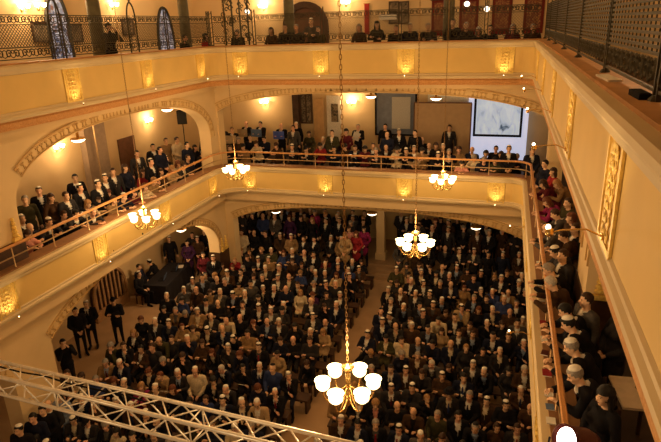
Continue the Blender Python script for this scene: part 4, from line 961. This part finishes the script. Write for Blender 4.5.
# ---- middle gallery, long side
G = 'spectators in the middle gallery, long side'
LM = [(7, 244, 'G1', 1, 'pink', 'h_brown', 0), (22, 219, 'S1', 0, 'black', 'h_grey', 1), (30, 228, 'G1', 0, 'navy', 'h_grey', 2), (49, 222, 'G1', 0, 'charcoal', 'h_brown', 1), (25, 200, 'T1', 0, 'olive', 'h_grey', 0), (39, 191, 'T1', 0, 'black', 'h_black', 1), (51, 198, 'T2', 1, 'brown', 'h_brown', 0),
      (75, 178, 'T1', 0, 'black', 'h_black', 0), (80, 188, 'T2', 0, 'black', 'h_black', 1), (98, 184, 'T2', 0, 'black', 'h_black', 1), (88, 204, 'G1', 1, 'cream', 'h_blond', 0), (98, 200, 'G1', 1, 'beige', 'h_brown', 0), (76, 214, 'G1', 0, 'charcoal', 'h_black', 0), (64, 215, 'G1', 0, 'black', 'h_brown', 0), (119, 181, 'S1', 1, 'magenta', 'h_brown', 0),
      (108, 193, 'G1', 1, 'brown', 'h_auburn', 0), (134, 193, 'G1', 1, 'burgundy', 'h_black', 0), (145, 187, 'G1', 1, 'cream', 'h_auburn', 0), (137, 154, 'T1', 0, 'charcoal', 'h_black', 0), (143, 173, 'S1', 1, 'red', 'h_brown', 0), (151, 162, 'T2', 0, 'black', 'h_black', 1), (154, 181, 'G1', 1, 'tan', 'h_blond', 0), (161, 172, 'S1', 1, 'brown', 'h_brown', 0), (166, 159, 'S1', 0, 'black', 'h_black', 1),
      (153, 147, 'T1', 0, 'black', 'h_black', 0), (166, 141, 'T1', 0, 'tan', 'h_brown', 0), (177, 140, 'T2', 0, 'cream', 'h_brown', 0), (187, 145, 'T2', 0, 'navy', 'h_black', 0), (178, 164, 'G1', 1, 'cream', 'h_auburn', 0), (172, 169, 'G1', 1, 'beige', 'h_blond', 0), (188, 158, 'S1', 0, 'navy', 'h_brown', 0), (203, 153, 'G1', 0, 'charcoal', 'h_grey', 0), (195, 148, 'S1', 1, 'black', 'h_black', 0), (113, 172, 'T1', 0, 'charcoal', 'h_brown', 0), (125, 168, 'T2', 1, 'navy', 'h_brown', 0)]
LM += [(93, 212, 'G1', 0, 'charcoal', 'h_grey', 0), (114, 200, 'G1', 1, 'tan', 'h_brown', 0), (124, 197, 'G1', 0, 'navy', 'h_black', 1), (66, 196, 'T2', 0, 'charcoal', 'h_brown', 0), (105, 178, 'T1', 0, 'black', 'h_black', 1), (160, 150, 'T2', 0, 'navy', 'h_black', 0), (184, 166, 'G1', 0, 'charcoal', 'h_brown', 0), (14, 236, 'G1', 0, 'black', 'h_grey', 0)]
LM.sort(key=lambda a: a[0])
for i, (px, py, ps, f, jk, hc, kp) in enumerate(LM):
    act = {'G': 'leaning', 'S': 'seated', 'T': 'standing'}[ps[0]]
    byhead(px, py, ZL2, ps, bool(f), 1.35 if ps != 'T1' else 1.0, '@%s in long gallery, %s from the pier' % (act, ORD[i]), G, zone='left', **plain(jk, hc=hc, hat={1: 'k_white', 2: None}.get(kp), hair='ring' if kp == 2 else ('long' if f else 'short'), open=not f and jk in ('black', 'charcoal'), sh='white', tie=None))
# ---- middle gallery, far side
G = 'spectators in the middle gallery, far side'
FM = [(205, 137, 'T1', 0, 'black'), (213, 135, 'T2', 0, 'navy'), (222, 128, 'T1', 0, 'charcoal'), (232, 130, 'T5', 0, 'black'), (246, 124, 'T5', 0, 'black'), (263, 123, 'T5', 0, 'black'), (281, 126, 'T5', 0, 'black'), (293, 128, 'T1', 0, 'grey'), (306, 120, 'T1', 0, 'black'), (264, 139, 'S3', 0, 'navy'), (256, 144, 'G1', 1, 'cream'), (276, 146, 'G1', 1, 'brown'), (292, 147, 'G1', 0, 'charcoal'), (243, 147, 'G1', 1, 'tan'), (230, 148, 'G1', 0, 'black'), (218, 149, 'G1', 1, 'burgundy'),
      (311, 133, 'S1', 1, 'olive'), (320, 146, 'G1', 1, 'red'), (323, 140, 'S1', 0, 'grey'), (332, 133, 'T2', 0, 'olive'), (336, 141, 'S1', 1, 'brown'), (346, 132, 'T2', 1, 'burgundy'), (358, 127, 'T5', 0, 'black'), (373, 146, 'S1', 0, 'black'), (355, 148, 'G1', 0, 'navy'), (386, 126, 'T1', 0, 'black'), (387, 135, 'T2', 0, 'navy'), (399, 132, 'T2', 0, 'black'), (403, 141, 'S1', 0, 'charcoal'), (415, 133, 'T1', 0, 'black'), (386, 148, 'G1', 0, 'black'), (414, 149, 'S1', 0, 'beige'), (397, 150, 'G1', 1, 'cream'), (429, 146, 'G1', 0, 'charcoal'),
      (436, 146, 'S1', 1, 'black'), (450, 127, 'T1', 0, 'charcoal'), (449, 152, 'G1', 0, 'navy'), (459, 150, 'S1', 1, 'tan'), (462, 164, 'G1', 1, 'pink'), (472, 150, 'S1', 0, 'navy'), (474, 158, 'G1', 1, 'cream'), (486, 154, 'S1', 1, 'black'), (496, 149, 'S1', 0, 'black'), (501, 155, 'S1', 1, 'brown'), (509, 149, 'T2', 0, 'black'), (517, 157, 'G1', 0, 'charcoal'), (530, 160, 'G1', 1, 'black'), (533, 151, 'T2', 0, 'navy'), (544, 160, 'T2', 0, 'charcoal')]
FM += [(306, 149, 'G1', 0, 'black'), (334, 149, 'G1', 0, 'navy'), (345, 147, 'G1', 1, 'brown'), (365, 149, 'G1', 1, 'burgundy'), (376, 151, 'G1', 0, 'charcoal'), (406, 151, 'G1', 0, 'black'), (422, 151, 'G1', 1, 'tan'), (438, 155, 'G1', 0, 'black'), (484, 160, 'G1', 0, 'navy'), (495, 161, 'G1', 1, 'olive'), (507, 161, 'G1', 0, 'black'), (422, 140, 'S1', 0, 'black'), (443, 147, 'S1', 0, 'brown'), (250, 138, 'S1', 0, 'black'), (238, 140, 'S1', 1, 'brown')]
FM.sort(key=lambda a: a[0]); FAR = {}
for i, (px, py, ps, f, jk) in enumerate(FM):
    act = {'G': 'leaning', 'S': 'seated', 'T': 'standing'}[ps[0]]; kp = not f and R_.random() < .25
    ob_ = byhead(px, py, ZL2, ps, bool(f), R_.uniform(-.2, .3), '@%s in far gallery, %s from the corner' % (act, ORD[i]), G, zone='far', **plain(jk, hat='k_white' if kp else ('cap' if px == 306 else None), hair='bob' if f else R_.choice(['short', 'short', 'ring']), hc=R_.choice(['h_black', 'h_brown', 'h_grey', 'h_brown']), open=not f and R_.random() < .6, sh='white', tie=None)); FAR[px] = ob_
for px, py, m, nm, lb, wd in [(232, 136, 'beigeboard', 'music_folder', 'beige folder held open beside the second beige one, far gallery', .5), (246, 138, 'beigeboard', 'music_folder', 'beige folder held open next to the blue folders, far gallery', .5), (263, 134, 'slate', 'music_folder', 'dull blue folder held between beige and bright blue ones', .55), (281, 133, 'bluepaper', 'music_folder', 'bright blue folder held up in the far gallery', .5)]:
    ob_ = FAR[px]; rz = ob_.rotation_euler.z; q = (ob_.location.x+.40*math.sin(rz), ob_.location.y-.40*math.cos(rz), ZL2+1.3*ob_.scale.x); t = thing(nm, lb, 'folder', q, rz, 'folders held up in the far gallery')
    for s in (-1, 1): MB().box((s*wd/4, -.02, 0), (wd/2, .02, .34), Matrix.Rotation(s*.2, 3, 'Z')).build('cover', M[m], t)
ob_ = FAR[358]; rz = ob_.rotation_euler.z; q = (ob_.location.x+.38*math.sin(rz), ob_.location.y-.38*math.cos(rz), ZL2+1.3*ob_.scale.x); tag(MB().box(q, (.30, .015, .34), Matrix.Rotation(.35, 3, 'Y')).build('paper_sheet', M['white']), 'white sheet held by balding man in black, far middle gallery', 'paper')
# ---- middle gallery, steep near side
G = 'spectators in the steep near gallery'
RM = [(533, 152, 'T2', 1, 'black', 'h_brown', 0), (545, 164, 'T2', 0, 'navy', 'h_black', 0), (557, 184, 'G2', 1, 'tan', 'h_blond', 0), (543, 184, 'G2', 1, 'burgundy', 'h_brown', 0), (547, 202, 'G2', 1, 'magenta', 'h_auburn', 0), (568, 203, 'T2', 0, 'olive', 'h_brown', 0), (555, 214, 'G2', 0, 'grey', 'h_brown', 0), (547, 229, 'G2', 0, 'grey', 'h_grey', 2), (563, 236, 'G2', 0, 'brown', 'h_brown', 0), (575, 229, 'T2', 0, 'black', 'h_brown', 0), (555, 252, 'G2', 0, 'charcoal', 'h_black', 1), (568, 256, 'T2', 0, 'charcoal', 'h_brown', 0), (554, 270, 'G2', 0, 'black', 'h_grey', 0), (560, 284, 'G2', 0, 'brown', 'h_white', 0),
      (571, 218, 'T1', 1, 'brown', 'h_auburn', 0), (553, 172, 'T2', 1, 'red', 'h_brown', 0), (565, 311, 'G2', 0, 'black', 'h_black', 0), (568, 324, 'G2', 0, 'black', 'h_black', 1), (571, 347, 'G2', 0, 'black', 'h_grey', 1), (575, 375, 'G2', 0, 'black', 'h_grey', 1), (605, 396, 'T2', 1, 'black', 'h_black', 0), (586, 300, 'T1', 0, 'grey', 'h_brown', 0), (620, 313, 'T2', 1, 'charcoal', 'h_brown', 0)]
RM.sort(key=lambda a: a[1])
for i, (px, py, ps, f, jk, hc, kp) in enumerate(RM):
    act = {'G2': 'leaning'}.get(ps, 'standing'); sp = (px, py) in ((568, 324), (571, 347), (575, 375))
    byhead(px, py, ZL2, ps, bool(f), -pi/2+R_.uniform(-.15, .25) if ps == 'G2' else -pi/2+.5, '@%s in steep gallery, %s from the far corner' % (act, ORD[i]), G, zone='right', **plain(jk, hc=hc, hat='k_white' if kp == 1 else None, hair='ring' if kp == 2 else ('long' if f else 'short'), open=not f and jk in ('black', 'charcoal', 'grey'), sh='white', tie='burgundy' if sp and py > 370 else None, sk='skin_fair'))
# booklets and cups on the ledge
LB = [(540, 283, .10, .16, 'paper', 'cream booklet'), (541, 298, .11, .17, 'beigeboard', 'tan booklet'), (543, 322, .10, .15, 'red', 'red booklet'), (544, 338, .09, .14, 'paper', 'white booklet'), (545, 352, .10, .14, 'redcase', 'dark red purse'), (547, 372, .12, .17, 'red', 'bright red notebook'), (549, 392, .11, .15, 'white', 'large white sheet pack'), (550, 406, .10, .12, 'slate', 'slate folder'), (551, 420, .11, .13, 'paper', 'cream sheet pack'), (539, 262, .09, .13, 'paper', 'small white booklet'), (538, 245, .09, .12, 'beigeboard', 'small tan booklet')]
for i, (px, py, w, l, m, nm) in enumerate(LB):
    q = P(onZ(px, py, 5.15)); x = min(max(q[0], XR+.06), XR+.22)
    t = thing('booklet', '%s lying on the steep gallery ledge, %s from the stage lamp' % (nm, ORD[sum(1 for b in LB if b[1] > py)]), 'booklet', (x, q[1], 5.124), R_.uniform(-.25, .25), 'booklets on the steep gallery ledge')
    MB().box((0, 0, .009), (w, l, .014)).build('pages', M['paper'], t); MB().box((0, 0, .018), (w+.006, l+.006, .004)).build('cover', M[m], t)
# ---- upper gallery
G = 'spectators behind the upper railing'
for i, (px, py, ps, f, jk, kp) in enumerate([(237, 33, 'S1', 0, 'charcoal', 0), (271, 31, 'S1', 1, 'brown', 0), (285, 28, 'S1', 0, 'black', 0), (296, 28, 'S1', 0, 'charcoal', 0), (311, 22, 'S2', 0, 'grey', 1), (318, 30, 'S1', 0, 'olive', 0), (359, 28, 'S1', 1, 'brown', 0), (377, 25, 'S2', 1, 'black', 0), (396, 29, 'S1', 0, 'black', 0), (410, 27, 'S1', 0, 'navy', 1), (428, 27, 'S2', 0, 'charcoal', 0), (453, 23, 'S1', 0, 'black', 0), (466, 26, 'S1', 0, 'charcoal', 0), (478, 31, 'S4', 1, 'black', 0), (490, 29, 'S1', 0, 'black', 0), (513, 28, 'S1', 1, 'burgundy', 0), (533, 29, 'S1', 0, 'brown', 0)]):
    fm = bool(f); hd = proto(ps, fm)['head']; q = onY(px, py, 19.95); z = max(ZL3, min(float(q[2])-hd[2], ZL3+.5)); d = D(fm, **plain(jk, hat='k_white' if kp else None, hair='long' if f else 'short', hc=R_.choice(['h_black', 'h_brown', 'h_grey'])))
    NP += 1; person(ps, fm, d, (float(q[0]), 19.95-hd[1], z), R_.uniform(-.2, .2), look(fm, d)+', behind upper far railing, %s from the ironwork' % ORD[i], G)
    if i == 0: mb_stand = []
q = onX(108, 27, -10.95); d = D(True, **plain('black', hair='bun', hc='h_black')); NP += 1
person('T4', True, d, (-10.95, float(q[1]), ZL3), pi/2-.3, 'woman in black standing by the green column, hands raised, upper gallery', G)
for px, py, f, jk, lb in [(184, 36, 0, 'black', 'man in black leaning at upper railing beside the second column'), (205, 36, 1, 'red', 'woman in red behind the upper railing near the corner')]:
    q = onX(px, py, -10.85); d = D(bool(f), **plain(jk, hair='long' if f else 'short')); NP += 1; person('S1', bool(f), d, (-10.85, float(q[1]), ZL3), pi/2, lb, G)
# benches of the galleries
def bench(x0, y0, x1, y1, z, lab):
    a, b = Vector((x0, y0, 0)), Vector((x1, y1, 0)); L_ = (b-a).length; c = (a+b)/2; rz = math.atan2(b.y-a.y, b.x-a.x)
    t = thing('bench', lab, 'bench', (c.x, c.y, z), rz); MB().box((0, 0, .42), (L_, .34, .05)).build('seat', M['darkwood'], t)
    for s in (-.48, -.16, .16, .48): MB().box((s*L_, 0, .2), (.06, .3, .4)).build('leg', M['darkwood'], t)
bench(-9.8, 20.0, .6, 20.0, ZL3, 'long dark bench behind the upper far railing')
# ---- one empty chair with a pale cover beside the aisle
t = thing('chair', 'empty chair with a beige cover beside the aisle in the narrow block', 'chair', (NB[0], ROWS[6], 0), 0)
MB().box((0, 0, .43), (.42, .42, .05)).build('seat', M['beige'], t); MB().box((0, .21, .72), (.42, .04, .5), Matrix.Rotation(-.1, 3, 'X')).build('backrest', M['beige'], t)
for sx in (-.18, .18):
    for sy in (-.18, .18): MB().box((sx, sy, .205), (.035, .035, .41)).build('leg', M['darkwood'], t)
# ---- held papers
for i, (x, y, z, lb) in enumerate([(WB[3], ROWS[5]-.42, .85, 'white sheet held by a reader in the sixth row of the wide block'), (WB[7], ROWS[4]-.42, .85, 'white sheet held by a reader in the fifth row of the wide block'), (NB[3], ROWS[6]-.42, .85, 'white sheet held by a reader in the seventh row of the narrow block'), (NB[5], ROWS[3]-.42, .85, 'white sheet held by a reader in the fourth row of the narrow block')]):
    tag(MB().box((x, y, z), (.2, .012, .28), Matrix.Rotation(.9, 3, 'X')).build('paper_sheet', M['white']), lb, 'paper')
# ---- the far crowd as one body of people
names = sorted({k for k in CL} | {'skin_fair', 'skin_tan', 'skin_rosy', 'eye', 'lip', 'k_white', 'k_black'} | {h for h in NAMES})
ix = {n: i for i, n in enumerate(names)}
low = {}
def lowmesh(me, ratio):
    if me.name in low: return low[me.name]
    ob = bpy.data.objects.new('tmp', me); COL.objects.link(ob); dm = ob.modifiers.new('d', 'DECIMATE'); dm.ratio = ratio
    dg = bpy.context.evaluated_depsgraph_get(); dg.update(); r = bpy.data.meshes.new_from_object(ob.evaluated_get(dg), depsgraph=dg); bpy.data.objects.remove(ob)
    v, f = mesh_arrays(r); mi = [p.material_index for p in r.polygons]; low[me.name] = (v, f, mi); return low[me.name]
VV, FF, MM = [], [], []; off = 0
for ps, fem, d, loc, rz, sc in CROWD:
    p = proto(ps, fem); Tm = Matrix.Translation(loc) @ Matrix.Rotation(rz, 4, 'Z') @ Matrix.Scale(sc, 4); Hm = Tm @ Matrix.Translation(p['head']) @ Euler(p['rot']).to_matrix().to_4x4()
    parts = [(p['body'], [d['sk'], d['sh'] if d['open'] else d['jk'], d['tr'], 'black', 'eye', 'lip'], Tm, .5), (p['open'] if d['open'] else p['closed'], [d['jk']], Tm, .6)]
    if d['hair']: parts.append((HAIR[d['hair']], [d['hc']], Hm, .7))
    if d['hat'] in ('k_white', 'k_black'): parts.append((KIP, [d['hat']], Hm, .8))
    for me, ms, T, rt in parts:
        v, f, mi = lowmesh(me, rt); A = np.array(T); VV.append(v @ A[:3, :3].T+A[:3, 3]); FF += [tuple(i+off for i in q) for q in f]; MM += [ix[ms[i]] for i in mi]; off += len(v)
me = bpy.data.meshes.new('crowd'); me.from_pydata(np.concatenate(VV).tolist(), [], FF)
for n in names: me.materials.append(M[n])
me.polygons.foreach_set('material_index', MM); me.polygons.foreach_set('use_smooth', [True]*len(FF)); me.update()
o = bpy.data.objects.new('crowd', me); COL.objects.link(o); tag(o, 'crowd filling the back rows and standing under the far gallery', 'crowd', None, 'stuff')
print('individual people', NP, 'crowd', len(CROWD), 'faces', len(FF))
# ------------------------------------------------------------------ world and view
wd = bpy.data.worlds.new('world'); S.world = wd; wd.use_nodes = True; wd.node_tree.nodes['Background'].inputs[0].default_value = (1, .72, .42, 1); wd.node_tree.nodes['Background'].inputs[1].default_value = .12
# unseen point lights without fixtures, added for the hall's near end and overhead
for x, y, z, e in ((-7.6, 1.0, 6.2, 130), (-2.0, 1.0, 6.4, 110), (-4.6, 13.0, 12.6, 160), (-4.6, 5, 12.6, 120)):
    ld = bpy.data.lights.new('unseen_hall_light', 'POINT'); ld.energy = e; ld.color = (1, .67, .33); ld.shadow_soft_size = .4; lo = bpy.data.objects.new('unseen_hall_light', ld); COL.objects.link(lo); lo.location = (x, y, z)
for x, y, e in ((-12.3, 12, 60), (-12.3, 20, 60), (-7, 20.6, 60), (-1.5, 20.6, 60), (2.6, 12, 50), (2.6, 6, 40)):
    ld = bpy.data.lights.new('unseen_gallery_light', 'POINT'); ld.energy = e*1.5; ld.color = (1, .68, .36); ld.shadow_soft_size = .25; lo = bpy.data.objects.new('unseen_gallery_light', ld); COL.objects.link(lo); lo.location = (x, y, 12.4)  # added out of view to brighten the upper galleries and their spectators
for x, y in ((2.1, 5.5), (1.9, 8.6), (2.0, 13), (2.0, 17)):
    ld = bpy.data.lights.new('unseen_gallery_light', 'POINT'); ld.energy = 11; ld.color = (1, .68, .36); ld.shadow_soft_size = .2; lo = bpy.data.objects.new('unseen_gallery_light', ld); COL.objects.link(lo); lo.location = (x, y, 7.6)
S.view_settings.view_transform = 'Standard'; S.view_settings.look = 'None'; S.view_settings.gamma = 1; S.view_settings.exposure = 0.35; S.view_settings.use_curve_mapping = False
try:
    S.cycles.use_denoising = True; S.cycles.max_bounces = 6; S.cycles.diffuse_bounces = 3; S.cycles.sample_clamp_indirect = 4
except Exception: pass
